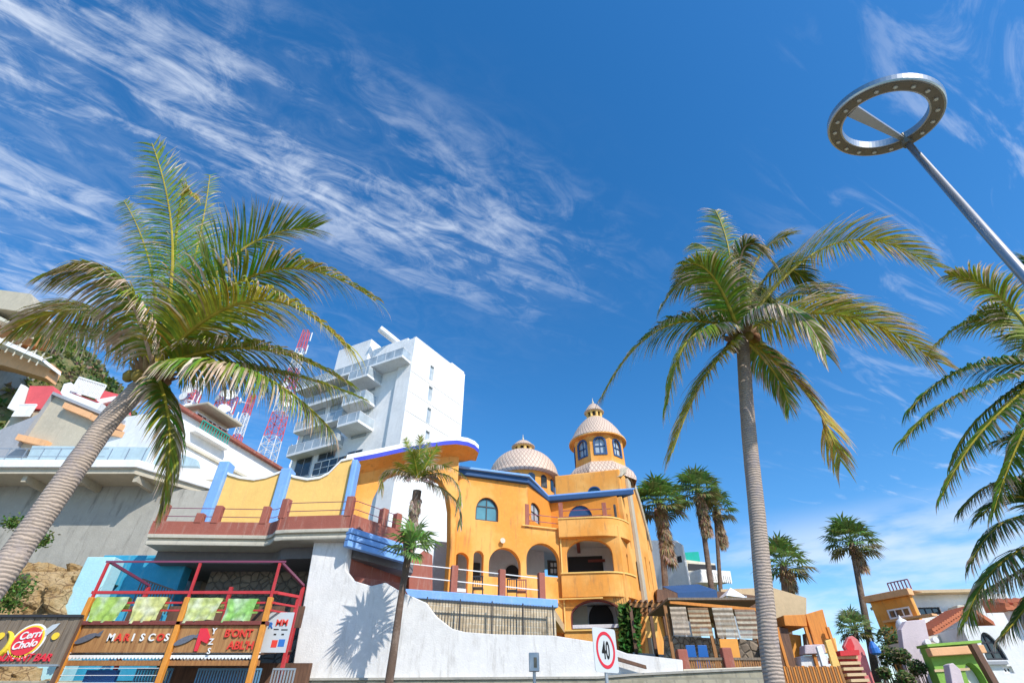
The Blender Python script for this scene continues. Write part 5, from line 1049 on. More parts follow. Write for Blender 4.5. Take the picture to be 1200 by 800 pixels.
    # metal stair rail seen behind
    S = thing('metal_stair', 'black metal stair railing against the bright blue wall', 'stair railing', PY(175, 690, 19.2)); m = MB(); f9 = frY(19.2)
    a = f9.uv(167, 678); b = f9.uv(206, 692)
    for i in range(14): t = i / 13; s = lerp(a[0], b[0], t); z = lerp(a[1], b[1], t); m.bar(f9.P(s, z, 0), f9.P(s, z - .75, 0), .03)
    m.build('balusters', 'iron', S); MB().bar(f9.P(a[0], a[1], 0), f9.P(b[0], b[1], 0), .05).build('handrail', 'iron', S)
food_stand()
def left_sign():
    Y = 15.0; f = frY(Y); q = f.uv; x1 = PY(83, 750, Y).x; z0, z1 = PY(60, 778, Y).z, PY(60, 723, Y).z; x0 = x1 - 3.9
    T = thing('restaurant_sign', 'brown plank sign with a red oval logo and RESTAURANT BAR in red', 'sign', ((x0 + x1) / 2, Y, .14))
    m = MB(); n = 26
    for i in range(n): a = lerp(x0, x1, i / n); b = lerp(x0, x1, (i + 1) / n) - .012; m.bf(f, a, b, z0, z1, -.02 - .006 * (i % 3), .01 * (i % 2))
    P = m.build('plank_panel', 'wood_grey', T); MB().bf(f, x0, x1 + .02, z1, z1 + .06, -.06, .06).build('top_rail', 'iron', T); MB().bf(f, x0, x1, z0 - .04, z0, -.06, .05).build('bottom_rail', 'galv', T)
    for x in (x0 + .1, x1 - .03): MB().bar((x, Y + .06, .14), (x, Y + .06, z1), .08).build('post', 'wood_dark', T)
    c = q(33, 751); 
    def ell(rx, ry, n_, n1, mi, m, tilt=.45): m.prism(f, [(c[0] + rx * math.cos(t) * math.cos(tilt) - ry * math.sin(t) * math.sin(tilt), c[1] + rx * math.cos(t) * math.sin(tilt) + ry * math.sin(t) * math.cos(tilt)) for t in [i * math.pi / 16 for i in range(32)]], (), n_, n1, mi)
    m = MB(); ell(.44, .39, .015, .03, 2, m); ell(.40, .35, .03, .045, 1, m); ell(.355, .31, .045, .055, 0, m); m.build('oval_logo', ['logo_red', 'logo_yellow', 'letter_white'], T)
    m = MB(); text_mb(m, f, c[0] - .22, c[1] + .02, .065, 'Cerri', .24, 0, .015, shear=.25, rot=.16); text_mb(m, f, c[0] - .29, c[1] - .20, .065, 'Cholo', .24, 0, .015, shear=.25, rot=.16); m.build('script_lettering', 'letter_white', T)
    m = MB(); text_mb(m, f, q(58, 776)[0] , z0 + .07, .03, 'BAR', .23, 0, .03, align='RIGHT', shear=.2); m.build('lettering', 'logo_red', T); m = MB(); text_mb(m, f, q(36, 776)[0] , z0 + .07, .03, 'RESTAURANT', .23, 0, .03, align='RIGHT', shear=.2); m.build('lettering', 'logo_red', T)
    # painted prawn, fish and lemon beside the oval
    d = q(12, 752); m = MB(); pts = [f.P(d[0] + .26 * math.cos(t) - .22, d[1] + .28 * math.sin(t) - .04, .03) for t in [(-2.0 + i * .28) for i in range(13)]]; m.tube(pts, [.02 + .055 * math.sin(i / 12 * 3.14) for i in range(13)], 8); m.build('prawn_motif', 'logo_yellow', T)
    d = q(56, 742); m = MB(); m.prism(f, [(d[0] - .28, d[1] - .3), (d[0] - .05, d[1] - .12), (d[0] + .16, d[1] + .12), (d[0] + .22, d[1] + .24), (d[0] + .04, d[1] + .2), (d[0] - .2, d[1] - .02)], (), .02, .035); m.prism(f, [(d[0] - .28, d[1] - .3), (d[0] - .14, d[1] - .5), (d[0] - .1, d[1] - .28)], (), .02, .035); m.build('fish_motif', 'sign_white', T)
    for (u, v) in ((66, 745), (2, 745)): d = q(u, v); m = MB(); m.prism(f, [(d[0] + .09 * math.cos(t), d[1] + .085 * math.sin(t)) for t in [i * .4 for i in range(16)]], (), .02, .04); m.build('lemon_motif', 'logo_yellow', T)
left_sign()
def speed_sign():
    Y = 9.0; a = PY(693, 738, Y + .1); b = PY(717, 734, Y + .42); f = Fr((a.x, Y), (b.x + .02, Y + .30)); L_ = f.len; z0, z1 = PY(705, 787.5, Y + .15).z, PY(705, 735.5, Y + .15).z
    T = thing('speed_limit_sign', 'white speed limit plate with a red ring and the number 40', 'road sign', f.P(L_ / 2, .14, -.04))
    def rr(s0, s1, z0_, z1_, r): 
        o = []
        for cx, cz, a0 in ((s1 - r, z0_ + r, -90), (s1 - r, z1_ - r, 0), (s0 + r, z1_ - r, 90), (s0 + r, z0_ + r, 180)):
            for k in range(5): t = R(a0 + k * 22.5); o.append((cx + r * math.cos(t), cz + r * math.sin(t)))
        return o
    pl = MB().prism(f, rr(0, L_, z0, z1, .04), (), -.008, 0).build('plate', 'sign_white', T); cx, cz = L_ / 2, (z0 + z1) / 2; rx, rz = L_ * .40, (z1 - z0) * .42
    e = lambda k: [(cx + rx * k * math.cos(i * math.pi / 20), cz + rz * k * math.sin(i * math.pi / 20)) for i in range(40)]
    MB().prism(f, e(1), [e(.82)], .0, .006).build('ring', 'sign_red', pl)
    m = MB(); text_mb(m, f, 0, 0, 0, '40', .34, 0, .004, align='CENTER'); sx = (2 * rx * .62) / .40; cxm = sum(v[0] for v in m.v) / len(m.v)
    vs = []
    for v in m.v:
        rel = Vector(v) - f.o; s = rel.dot(f.d); z = rel.z; vs.append(f.P(cx + s * sx * .8, cz + (z - .118) * (rz * .95 / .24), .006))
    m.v = [tuple(v) for v in vs]; m.build('number', 'sign_black', pl)
    p = f.P(L_ / 2, 0, -.035); MB().tube([(p.x, p.y, .14), (p.x, p.y, z1 - .05)], .027, 10).build('pole', 'galv', T); MB().bf(f, .06, L_ - .06, cz + .2, cz + .24, -.03, -.008).build('bracket', 'galv', T); MB().bf(f, .06, L_ - .06, cz - .24, cz - .2, -.03, -.008).build('bracket', 'galv', T)
speed_sign()
def meter():
    Y = 11.5; a = PY(620, 775, Y); b = PY(632, 775, Y); z0, z1 = PY(626, 786, Y).z, PY(626, 764, Y).z; T = thing('pole_box', 'small grey box on a thin pole before the white wall', 'utility box', ((a.x + b.x) / 2, Y + .06, .14))
    MB().box(a.x, b.x, Y, Y + .14, z0, z1).build('box', 'galv', T, bevel=.01); MB().box(a.x + .09, a.x + .15, Y - .01, Y, z0 + .06, z1 - .08).build('slot', 'steel_dark', T); MB().tube([((a.x + b.x) / 2, Y + .07, .14), ((a.x + b.x) / 2, Y + .07, z0)], .03, 8).build('pole', 'galv', T)
meter()
def street_lamp():
    Zr = 10.0; c = PZ(1036, 142, Zr); nr = Vector((.2011, -.2535, .9462)); j = PZ(1062, 166, Zr); e1 = PZ(1000, 131, Zr + .03); e2 = PZ(1090, 143, Zr + .03); base = PY(1200, 320, j.y)
    tl = Matrix.Translation(c) @ Vector((0, 0, 1)).rotation_difference(nr).to_matrix().to_4x4() @ Matrix.Translation(-c)
    def pl(u, v): d = ray(u, v); return CAM + d * ((c - CAM).dot(nr) / d.dot(nr))
    e1 = pl(999, 131); e2 = pl(1088, 146); j = pl(1061, 165); base = PY(1200, 320, j.y)
    def tb(mb): mb.v = [tuple(tl @ Vector(v)) for v in mb.v]; return mb
    pass
    T = thing('street_lamp', 'tall brushed steel street lamp with a flat ring head against the sky', 'street lamp', (base.x, j.y, .14))
    r0, r1 = .62, .84
    tb(MB().lathe(c, [(r0, 0), (r1, 0), (r1 + .015, .03), (r1 + .015, .13), (r1 - .03, .17), (r0 + .02, .17), (r0, .14), (r0, 0)], 72)).build('ring_head', 'steel', T, bevel=0)
    tb(MB().lathe(c + Vector((0, 0, -.012)), [(r0 + .03, .01), (r0 + .03, 0), (r1 - .03, 0), (r1 - .03, .01)], 72)).build('ring_underside', 'steel_dark', T)
    for k in range(18):
        a = 2 * math.pi * (k + .5) / 18; p = c + Vector(((r0 + r1) / 2 * math.cos(a), (r0 + r1) / 2 * math.sin(a), -.012)); l = tb(MB().tube([p + Vector((0, 0, .005)), p + Vector((0, 0, -.02))], .036, 12)).build('lamp_unit', 'steel', T); tb(MB().tube([p + Vector((0, 0, -.018)), p + Vector((0, 0, -.035))], [.025, .015], 10)).build('lens', 'lens', l)
    base_p = Vector((base.x + .05, j.y, .14)); m = MB(); m.tube([base_p, lerp(base_p, j, .5), j + Vector((0, 0, .1))], [.115, .085, .055], 14); m.build('pole', 'steel', T, smooth=True)
    MB().tube([base_p, base_p + Vector((0, 0, .05)), base_p + Vector((0, 0, .06)), base_p + Vector((0, 0, .4))], [.24, .24, .16, .15], 16).build('base_collar', 'steel', T)
    for e, w0, w1 in ((e1, .2, .06), (e2, .08, .06)):
        d = (e - j).normalized(); s = d.cross(Vector((0, 0, 1))); m = MB(); a = j; b = e
        m.hexa([a - s * w1 / 2, a + s * w1 / 2, b + s * w0 / 2, b - s * w0 / 2] + [x + Vector((0, 0, .12)) for x in (a - s * w1 / 2, a + s * w1 / 2, b + s * w0 / 2, b - s * w0 / 2)]); m.build('arm', 'steel', T)
    MB().tube([j + Vector((0, 0, -.12)), j + Vector((0, 0, .14))], .085, 12).build('hub', 'steel_dark', T)
street_lamp()

# ------------------------------------------------------------------ right of the orange building
def quadpanel(f, T, px_, nm, mt, n0=-.1, n1=0, bevel=0): return MB().prism(f, [f.uv(*p) for p in px_], (), n0, n1).build(nm, mt, T, bevel=bevel)
def right_mid():
    # pergola and vines beside the orange building
    f = frY(26.0); q = f.uv; P = thing('pergola', 'dark timber pergola with climbing plants beside the orange building', 'pergola', (q(758, 760)[0], 26, 3.3))
    for u in (742, 765, 781): s = q(u, 735)[0]; MB().bf(f, s - .07, s + .07, 3, q(760, 709)[1], -.14, 0).build('post', 'wood_dark', P)
    for n in (0, -1.2, -2.4): MB().bf(f, q(738, 708)[0], q(792, 708)[0], q(760, 711)[1], q(760, 706)[1], n - .15, n).build('beam', 'wood_brown', P)
    for k in range(9): s = lerp(q(738, 708)[0], q(790, 708)[0], k / 8); MB().bf(f, s - .04, s + .04, q(760, 706)[1], q(760, 706)[1] + .1, -2.6, .2).build('rafter', 'wood_dark', P)
    quadpanel(f, P, [(752, 765), (752, 720), (758, 715), (764, 722), (764, 765)], 'orange_panel', 'wood_orange', -1.5, -1.4)
    quadpanel(f, P, [(764, 740), (764, 713), (781, 713), (781, 740)], 'cream_panel', 'yellow', -1.9, -1.8)
    quadpanel(f, P, [(742, 768), (742, 764), (800, 768), (800, 772)], 'deck', 'galv', -1.5, 0)
    rnd = random.Random(9); m = MB()
    for i in range(1500):
        u = rnd.uniform(726, 742) ; v = rnd.uniform(708, 768); 
        if rnd.random() < .35: u = rnd.uniform(742, 750)
        p = PY(u, v, 26.6 + rnd.gauss(0, .25)); a = Vector((rnd.gauss(0, 1), rnd.gauss(0, 1), rnd.gauss(0, 1))).normalized(); b = a.orthogonal().normalized(); cc = (rnd.uniform(.03, .10), rnd.uniform(.10, .20), .025); s = .14; m.add([p - a * s, p + b * s * .6, p + a * s, p - b * s * .6], [(0, 1, 2, 3)], 0, [cc] * 4)
    for k in range(6): p = PY(728 + k * 3, 768, 26.6); m.tube([p + Vector((0, 0, -1.5)), p + Vector((.1, 0, .8)), p + Vector((-.05, .1, 2.4))], [.03, .02, .01], 5, 0, [(.15, .1, .05)] * 3)
    tag(m.build('climbing_plant', 'leaf'), 'green climbing plant at the right corner of the orange building', 'plant')
    o = MB().prism(frY(17.9), [frY(17.9).uv(*p) for p in ((719, 772), (720, 768), (757, 779), (758, 783))], (), -.15, 0).build('dark_handrail', 'wood_dark'); tag(o, 'dark sloping handrail on the white wall just right of the 40 sign', 'handrail')
    # striped blinds on a frame
    f = frY(21.5); q = f.uv; B = thing('blind_frame', 'timber frame carrying the striped roll blinds', 'frame', (q(835, 760)[0], 21.5, 3.3))
    a, b = q(785, 707), q(890, 716); MB().hexa([f.P(a[0], a[1], .06), f.P(b[0], b[1], .06), f.P(b[0], b[1], -.06), f.P(a[0], a[1], -.06), f.P(a[0], a[1] + .1, .06), f.P(b[0], b[1] + .1, .06), f.P(b[0], b[1] + .1, -.06), f.P(a[0], a[1] + .1, -.06)]).build('top_beam', 'wood_orange', B)
    for u in (785, 834, 888): s = q(u, 740)[0]; MB().bf(f, s - .06, s + .06, 2.6, q(u, 708 + (u - 785) * .08)[1], -.14, -.06).build('post', 'wood_brown', B)
    MB().slab([(q(783, 707)[0], 21.4), (q(892, 707)[0], 21.4), (q(900, 707)[0], 25), (q(783, 707)[0], 25)], a[1] + .12, a[1] + .2).build('roof', 'wood_grey', B)
    labs = ('pale roll blind with faint stripes, leftmost of the four', 'brown and cream striped roll blind left of the middle post', 'pale striped roll blind right of the middle post', 'dark striped roll blind beside the coconut trunk')
    for k, (ua, ub, va, vb, c1, c2) in enumerate(((787, 806, 711, 744, (.60, .50, .38), (.40, .32, .24)), (808, 832, 712, 745, (.30, .17, .09), (.60, .50, .34)), (837, 861, 712, 747, (.58, .52, .42), (.36, .28, .20)), (863, 887, 714, 748, (.30, .20, .14), (.58, .52, .40)))):
        s0, s1 = q(ua, 730)[0], q(ub, 730)[0]; z1, z0 = q(ua, va)[1], q(ua, vb)[1]; m = MB(); n = 36
        for j in range(n):
            za = lerp(z0, z1, j / n); zb = lerp(z0, z1, (j + .82) / n); cc = c1 if (j // 3) % 2 else c2; n0 = .08 + .01 * math.sin(j * .8)
            vs = [f.P(s0, za, n0), f.P(s1, za, n0), f.P(s1, zb, n0 + .012), f.P(s0, zb, n0 + .012), f.P(s0, za, n0 + .02), f.P(s1, za, n0 + .02)]; m.add(vs, [(0, 1, 2, 3), (4, 5, 2, 3)], 0, [cc] * 6)
        tag(m.build('roll_blind', 'cloth'), labs[k], 'blind', 'striped roll blinds')
    f = frY(23.0); q = f.uv
    o = quadpanel(f, None, [(780, 790), (780, 744), (850, 748), (850, 790)], 'pebble_wall', 'river_stone', -.3); tag(o, 'rounded river stone wall under the striped blinds', 'wall')
    o = quadpanel(f, None, [(866, 790), (866, 748), (890, 750), (892, 790)], 'hut', 'stone_dark', -1.2); tag(o, 'small grey stone kiosk under the right striped blind', 'kiosk')
    f = frY(20.6); q = f.uv
    o = quadpanel(f, None, [(849, 788), (843, 748), (864, 748), (871, 788)], 'orange_board', 'orange_panel', -.08); tag(o, 'bright orange leaning board under the blinds', 'board')
    for (u, v0, v1, lab) in ((802, 760, 790, 'terracotta post at the end of the white wall'), (855, 758, 788, 'terracotta post in front of the bright orange board')):
        f = frY(19.0); s = f.S(u, 775); o = MB().bf(f, s - .16, s + .16, 2.4, f.Zv(u, v0), -.3, 0).build('terracotta_post', 'terracotta', bevel=.03); tag(o, lab, 'post', 'terracotta posts on the street wall')
    rl = thing('wood_railing', 'low wooden railing between the two terracotta posts', 'railing', (frY(19.1).S(828, 780), 19.1, 2.4)); f = frY(19.1)
    a = f.S(804, 770); b = f.S(895, 770)
    m = MB()
    for i in range(34): s = lerp(a, b, i / 33); m.bf(f, s - .025, s + .025, 2.3, f.Zv(840, 773), -.03, 0)
    m.build('balusters', 'wood_brown', rl); MB().bf(f, a, b, f.Zv(840, 773), f.Zv(840, 773) + .07, -.06, .03).build('rail', 'wood_grey', rl)
    for k, (u, lab) in enumerate(((809, 'blue plastic chair left of its pair behind the wooden railing'), (823, 'blue plastic chair right of its pair behind the wooden railing'))):
        f = frY(20.4); p = f.P(f.S(u, 770), f.Zv(u, 786), 0); c = thing('plastic_chair', lab, 'chair', p, 'blue plastic chairs'); c.scale = (.78, .78, .78)
        for dx in (-.2, .2):
            for dy in (-.2, .2): MB().bar((p.x + dx * 1.1, p.y + dy * 1.1, p.z), (p.x + dx, p.y + dy, p.z + .42), .04).build('leg', 'blue_plastic', c)
        MB().box(p.x - .23, p.x + .23, p.y - .22, p.y + .22, p.z + .42, p.z + .46).build('seat', 'blue_plastic', c, bevel=.01); MB().hexa([Vector(t) for t in ((p.x - .22, p.y - .22, p.z + .5), (p.x + .22, p.y - .22, p.z + .5), (p.x + .22, p.y - .19, p.z + .5), (p.x - .22, p.y - .19, p.z + .5), (p.x - .2, p.y - .3, p.z + .95), (p.x + .2, p.y - .3, p.z + .95), (p.x + .2, p.y - .27, p.z + .95), (p.x - .2, p.y - .27, p.z + .95))]).build('backrest', 'blue_plastic', c, bevel=.01)
    # awnings and hillside houses
    f = frY(27.0); q = f.uv; A = thing('blue_awning', 'blue fabric awning above the striped blinds', 'awning', (q(817, 720)[0], 27, 3.3)); 
    quadpanel(f, A, [(795, 704), (794, 695), (840, 692), (841, 702)], 'valance', 'blue_trim', -.05, 0); m = MB(); a, b = q(794, 695), q(840, 692); m.hexa([f.P(a[0], a[1], 0), f.P(b[0], b[1], 0), f.P(b[0], b[1] + .8, -2.5), f.P(a[0], a[1] + .8, -2.5), f.P(a[0], a[1] + .03, 0), f.P(b[0], b[1] + .03, 0), f.P(b[0], b[1] + .83, -2.5), f.P(a[0], a[1] + .83, -2.5)]); m.build('canopy', 'blue_trim', A)
    for u in (797, 838): s = q(u, 700)[0]; MB().bf(f, s - .04, s + .04, 3, q(u, 697)[1], -.2, -.1).build('post', 'galv', A)
    f = frY(28.0); q = f.uv; A = thing('white_tent', 'white peaked tent canopy left of the tall coconut trunk', 'canopy', (q(857, 720)[0], 28, 3.3))
    c = q(856, 688); a = q(843, 702); b = q(868, 705); m = MB(); n = 12
    m.add([f.P(a[0], a[1], 1), f.P(b[0], b[1], 1), f.P(b[0], b[1], -1.2), f.P(a[0], a[1], -1.2), f.P(c[0], c[1], 0)], [(0, 1, 4), (1, 2, 4), (2, 3, 4), (3, 0, 4), (3, 2, 1, 0)]); m.build('canopy', 'white', A)
    for s, nn in ((a[0] + .05, .9), (b[0] - .05, .9), (a[0] + .05, -1.1), (b[0] - .05, -1.1)): MB().bf(f, s - .03, s + .03, 3, a[1], nn - .03, nn + .03).build('leg', 'galv', A)
    f = Fr((PY(762, 660, 44).x, 44), (PY(802, 660, 42).x, 42)); q = f.uv
    Hh = thing('hill_house', 'white hillside house with a small four-pane window behind the shaggy fan palm', 'house', f.P(2, terrain(12, 44), -3))
    wn = rect(q(793, 655)[0], q(799, 655)[0], q(796, 659)[1], q(796, 651)[1])
    m = MB(); s1 = q(803, 660)[0]; m.prism(f, [(q(740, 640)[0], 5), (s1, 5), (s1, q(801, 637)[1]), (q(790, 625)[0], q(790, 633)[1]), (q(740, 625)[0], q(775, 625)[1])], [wn], -.3, 0); m.build('wall', 'white_clean', Hh); window(f, Hh, wn, -.1, 'iron', 'glass_dark', .12, 1, 1)
    f = Fr((PY(800, 660, 43).x, 43), (PY(850, 660, 47).x, 47)); q = f.uv
    H2 = thing('green_topped_house', 'cream terraced house with a green cabin on its roof between the fan palm trunks', 'house', f.P(3, terrain(16, 45), -3))
    quadpanel(f, H2, [(800, 700), (800, 655), (838, 660), (842, 700)], 'wall', 'cream', -6, 0); quadpanel(f, H2, [(812, 658), (812, 644), (830, 643), (833, 658)], 'roof_cabin', 'teal', -4, -1.0)
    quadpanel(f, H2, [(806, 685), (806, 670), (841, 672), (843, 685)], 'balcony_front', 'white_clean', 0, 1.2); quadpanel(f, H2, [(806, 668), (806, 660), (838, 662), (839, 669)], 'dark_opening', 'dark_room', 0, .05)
    m = MB()
    for i in range(12): s = lerp(q(812, 672)[0], q(838, 672)[0], i / 11); m.bf(f, s - .06, s + .06, q(825, 683)[1], q(825, 675)[1], 1.2, 1.28)
    m.build('balusters', 'white_clean', H2)
    f = frY(34.0); q = f.uv; o = quadpanel(f, None, [(770, 712), (770, 690), (850, 693), (905, 700), (905, 724), (850, 720)], 'long_shed', 'wood_dark', -3); tag(o, 'long low dark shed behind the blue awning', 'shed')
    o = quadpanel(frY(37), None, [(845, 720), (845, 690), (905, 688), (945, 700), (945, 726)], 'tan_house', 'tan', -5); tag(o, 'low tan house behind the tall coconut trunk', 'house')
    # beach stands right of the tall trunk
    f = frY(22.0); q = f.uv; S = thing('beach_stand', 'orange and brown timber beach stand right of the tall coconut trunk', 'beach stand', (q(945, 780)[0], 22, 3.3))
    quadpanel(f, S, [(912, 782), (906, 734), (922, 736), (932, 782)], 'dark_board', 'wood_dark', -.6, .1, .02); quadpanel(f, S, [(916, 734), (914, 722), (940, 721), (942, 735)], 'ochre_fascia', 'wood_orange', -1.6, .3, .02)
    quadpanel(f, S, [(928, 772), (926, 740), (944, 742), (947, 772)], 'orange_board', 'orange_panel', -.5, -.4); quadpanel(f, S, [(952, 755), (942, 720), (962, 714), (971, 748), (973, 756)], 'tall_plank_board', 'wood_orange', -.25, .15, .02)
    quadpanel(f, S, [(945, 760), (943, 742), (947, 741), (954, 760)], 'gap_post', 'wood_grey', -.2, .1)
    quadpanel(f, S, [(936, 768), (936, 757), (959, 756), (961, 767)], 'awning_roll', 'lilac', 0, .5, .05); quadpanel(f, S, [(935, 784), (934, 769), (965, 768), (969, 784)], 'counter', 'white', -.4, .3, .02)
    quadpanel(f, S, [(963, 765), (964, 749), (975, 748), (978, 765)], 'cream_board', 'yellow', -.1, .25)
    quadpanel(f, S, [(905, 740), (905, 722), (916, 721), (916, 740)], 'red_board', 'maroon', -.8, -.7)
    m = MB(); a = q(920, 790)[0]; b = q(968, 790)[0]
    quadpanel(f, S, [(905, 790), (905, 722), (947, 737), (966, 790)], 'rear_wall', 'wood_dark', -2.0, -1.9)
    for u in (912, 946, 972): s = q(u, 760)[0]; MB().bf(f, s - .05, s + .05, 2.5, q(u, 736)[1], .3, .4).build('post', 'wood_orange', S)
    g = frY(19.4); pf = thing('plank_fence', 'orange and brown plank fence at the foot of the beach stand', 'fence', g.P(g.S(940, 790), .14)); zt_ = g.Zv(940, 779.5); a = g.S(893, 790); b = g.S(986, 790)
    for mi_, mt_ in ((0, 'wood_orange'), (1, 'wood_brown')):
        m = MB()
        for i in range(mi_, 34, 2): s = lerp(a, b, i / 33); m.bf(g, s - .055, s + .045, .12, zt_ - .02 * (i % 3), 0, .03)
        m.build('planks', mt_, pf)
    MB().bf(g, a, b, zt_ - .25, zt_ - .17, -.05, 0).build('rail', 'wood_dark', pf)
    for (px_, mt, nm, lab) in (([(972, 806), (957, 757), (963, 755), (980, 806)], 'white', 'white_plank', 'white upright plank left of the cream surfboard-shaped board'), ([(984, 806), (967, 750), (974, 748), (994, 806)], 'yellow', 'cream_plank', 'cream upright plank leaning beside the pink curved stair')):
        o = quadpanel(frY(20.2), None, px_, nm, mt, -.12, 0, .03); tag(o, lab, 'board')
    # pink curved stair
    f = frY(20.6); q = f.uv; K = thing('curved_stair', 'small stair with yellow steps and a pink curved side wall', 'stair', (q(1002, 790)[0], 20.6, 1.5))
    quadpanel(f, K, [(1020, 850), (1008, 782), (1001, 769), (991, 762), (988, 757), (993, 746), (998, 744.5), (1004, 749), (1012, 762), (1040, 850)], 'curved_wall', 'pink', -.12, .06, .02)
    quadpanel(f, K, [(1000, 767), (992, 761.5), (989.5, 757), (993.5, 748), (996, 748), (1000, 757)], 'red_inner_face', 'red', .06, .075)
    for i in range(6): quadpanel(f, K, [(979 + i * 2, 772 + i * 7), (978.5 + i * 2, 768.6 + i * 7), (1003 + i, 768 + i * 7), (1004 + i, 771.5 + i * 7)], 'step', 'tan', -.5 + i * .1, .1 + i * .12); quadpanel(f, K, [(980 + i * 2, 775.5 + i * 7), (979.5 + i * 2, 772 + i * 7), (1003 + i, 771.5 + i * 7), (1004 + i, 775.5 + i * 7)], 'riser', 'maroon' if i else 'red', -.55 + i * .1, .0 + i * .12)
    quadpanel(f, K, [(980, 769), (979, 763), (1001, 762), (1002, 768)], 'red_beam', 'red', -.3, .3)
right_mid()

def right_houses():
    f = Fr((PY(1025, 730, 34).x, 34), (PY(1072, 730, 32).x, 32)); q = f.uv; O = thing('ochre_building', 'ochre two storey building with a white framed window in the right distance', 'building', f.P(2, 3, -3))
    w_ = [q(1043, 722.5), q(1068, 721), q(1066, 713), q(1040, 714)]
    z1 = q(1050, 700)[1]; sR = q(1073, 715)[0]; sL = q(1023, 715)[0]
    wn = rect(q(1042, 718)[0], q(1067.5, 718)[0], q(1055, 722.5)[1], q(1055, 713)[1]); m = MB(); m.prism(f, rect(sL, sR, 0, z1), [wn], -.3, 0); m.build('front_wall', 'orange', O, bevel=.03)
    window(f, O, inset(wn, -.05), .02, 'white_clean', 'glass_dark', .08, 2, 0); m = MB(); m.bf(f, sL - .2, sR + .15, z1, z1 + .35, -.3, .2); m.build('parapet', 'peach', O, bevel=.03); MB().bf(f, sL, sL + .3, 0, z1, -8, -.3).build('left_wall', 'white_clean', O)
    MB().bf(f, q(1040, 727)[0], sR + 1, q(1055, 728)[1], q(1055, 725.5)[1], 0, .5).build('ledge', 'peach', O); MB().bf(f, sL, sR, z1 + .3, z1 + .31, -1.5, 0).build('roof', 'peach', O)
    m = MB()
    for i in range(7): s = lerp(q(1040, 698)[0], q(1066, 698)[0], i / 6); m.bar(f.P(s, z1 + .35, -.5), f.P(s, z1 + .9, -.5), .05)
    m.bar(f.P(q(1040, 698)[0], z1 + .9, -.5), f.P(q(1066, 698)[0], z1 + .9, -.5), .05); m.build('roof_railing', 'tube_purple', O)
    m = MB()
    for i in range(4): s = sL + .15; m.bf(Fr(f.P(sL, 0, -7)[:2], f.P(sL, 0, 0)[:2]), 1 + i * 1.6, 2 + i * 1.6, q(1023, 730)[1], q(1023, 722)[1], -.02, .03)
    m.build('side_windows', 'glass_dark', O)
    f = Fr((PY(1068, 715, 34).x, 34), (PY(1180, 715, 34).x, 33.4)); q = f.uv; Wb = thing('white_flat_building', 'white flat-roofed building with a dark strip window behind the tiled roof', 'building', f.P(3, 3, -3))
    wn = rect(q(1077, 715)[0], q(1102.5, 715)[0], q(1090, 720)[1], q(1090, 711)[1]); z1 = q(1100, 696.5)[1]; m = MB(); m.prism(f, rect(q(1069, 715)[0], q(1190, 715)[0], 0, z1), [wn], -.3, 0); m.build('front_wall', 'white_clean', Wb); window(f, Wb, wn, -.1, 'iron', 'glass_dark', .07, 2, 0)
    MB().bf(f, q(1064, 696)[0], q(1150, 696)[0], z1, z1 + .16, -5, .7).build('roof_edge', 'tan', Wb)
    for (u0, u1, v0, v1) in ((1108, 1116, 713, 722), (1118, 1135, 711, 716)): quadpanel(f, Wb, [(u0, v1), (u0, v0), (u1, v0), (u1, v1)], 'roof_equipment', 'cream', .2, 1.2, .03)
    # tiled roof house
    f = frY(25.0); q = f.uv; H = thing('tiled_house', 'white gabled house with a terracotta tiled roof edge', 'house', (q(1110, 760)[0], 26, 3))
    g = [q(1082, 840), q(1091, 746), q(1133, 720), q(1145, 730), q(1165, 840)]; MB().prism(f, g, (), -.3, 0).build('gable_wall', 'white_clean', H)
    a, b = q(1089, 746), q(1134, 717.5); c = q(1160, 735); m = MB()
    for (p, r_) in ((a, b), (b, c)): m.hexa([f.P(p[0], p[1], .35), f.P(r_[0], r_[1], .35), f.P(r_[0], r_[1], -1.5), f.P(p[0], p[1], -1.5), f.P(p[0], p[1] + .2, .35), f.P(r_[0], r_[1] + .2, .35), f.P(r_[0], r_[1] + .2, -1.5), f.P(p[0], p[1] + .2, -1.5)])
    m.build('roof', 'roof_tile', H)
    m = MB()
    for i in range(16): t = (i + .5) / 16; p = f.P(lerp(a[0], b[0], t), lerp(a[1], b[1], t) + .2, .38); m.tube([p, p + Vector((0, 1.6, 0))], .08, 8)
    m.build('ridge_tiles', 'roof_tile', H); quadpanel(f, H, [(1068, 770), (1082, 735), (1088, 728), (1091, 746), (1087, 775)], 'side_wing', 'white', -1.4, -.4)
    f = frY(23.2); q = f.uv; Lh = thing('lilac_house', 'pale lilac walled block left of the green arch', 'building', (q(1072, 770)[0], 24, 3)); quadpanel(f, Lh, [(1070, 840), (1056, 737), (1062, 727), (1084, 725), (1092, 760), (1112, 840)], 'wall', 'lilac', -.3, 0, .03)
    quadpanel(f, Lh, [(1092, 760), (1089, 745), (1112, 742), (1117, 760)], 'annex_wall', 'cream', -3, -.1)
    c = q(1062, 727); MB().lathe(f.P(c[0] + .2, c[1] - .2, -.6), [(.28, 0), (.26, .14), (.18, .3), (.06, .38), (.01, .5)], 20).build('small_dome', 'white_clean', Lh, smooth=True)
    for u, v in ((1083, 753), (1092, 750)): s, z = q(u, v); MB().tube([f.P(s, z, 0), f.P(s, z, .25)], [.06, .12], 10).build('wall_lamp', 'white_clean', Lh)
    # green arch
    f = frY(20.5); q = f.uv; G = thing('green_arch', 'lime green arch wall with a cream coping and white doorway', 'archway', (q(1120, 790)[0], 20.7, 2))
    dr = arch(q(1132, 790)[0], q(1152, 790)[0], .3, q(1141, 776)[1], .5); st = [q(1084, 757), q(1140, 752.5)]
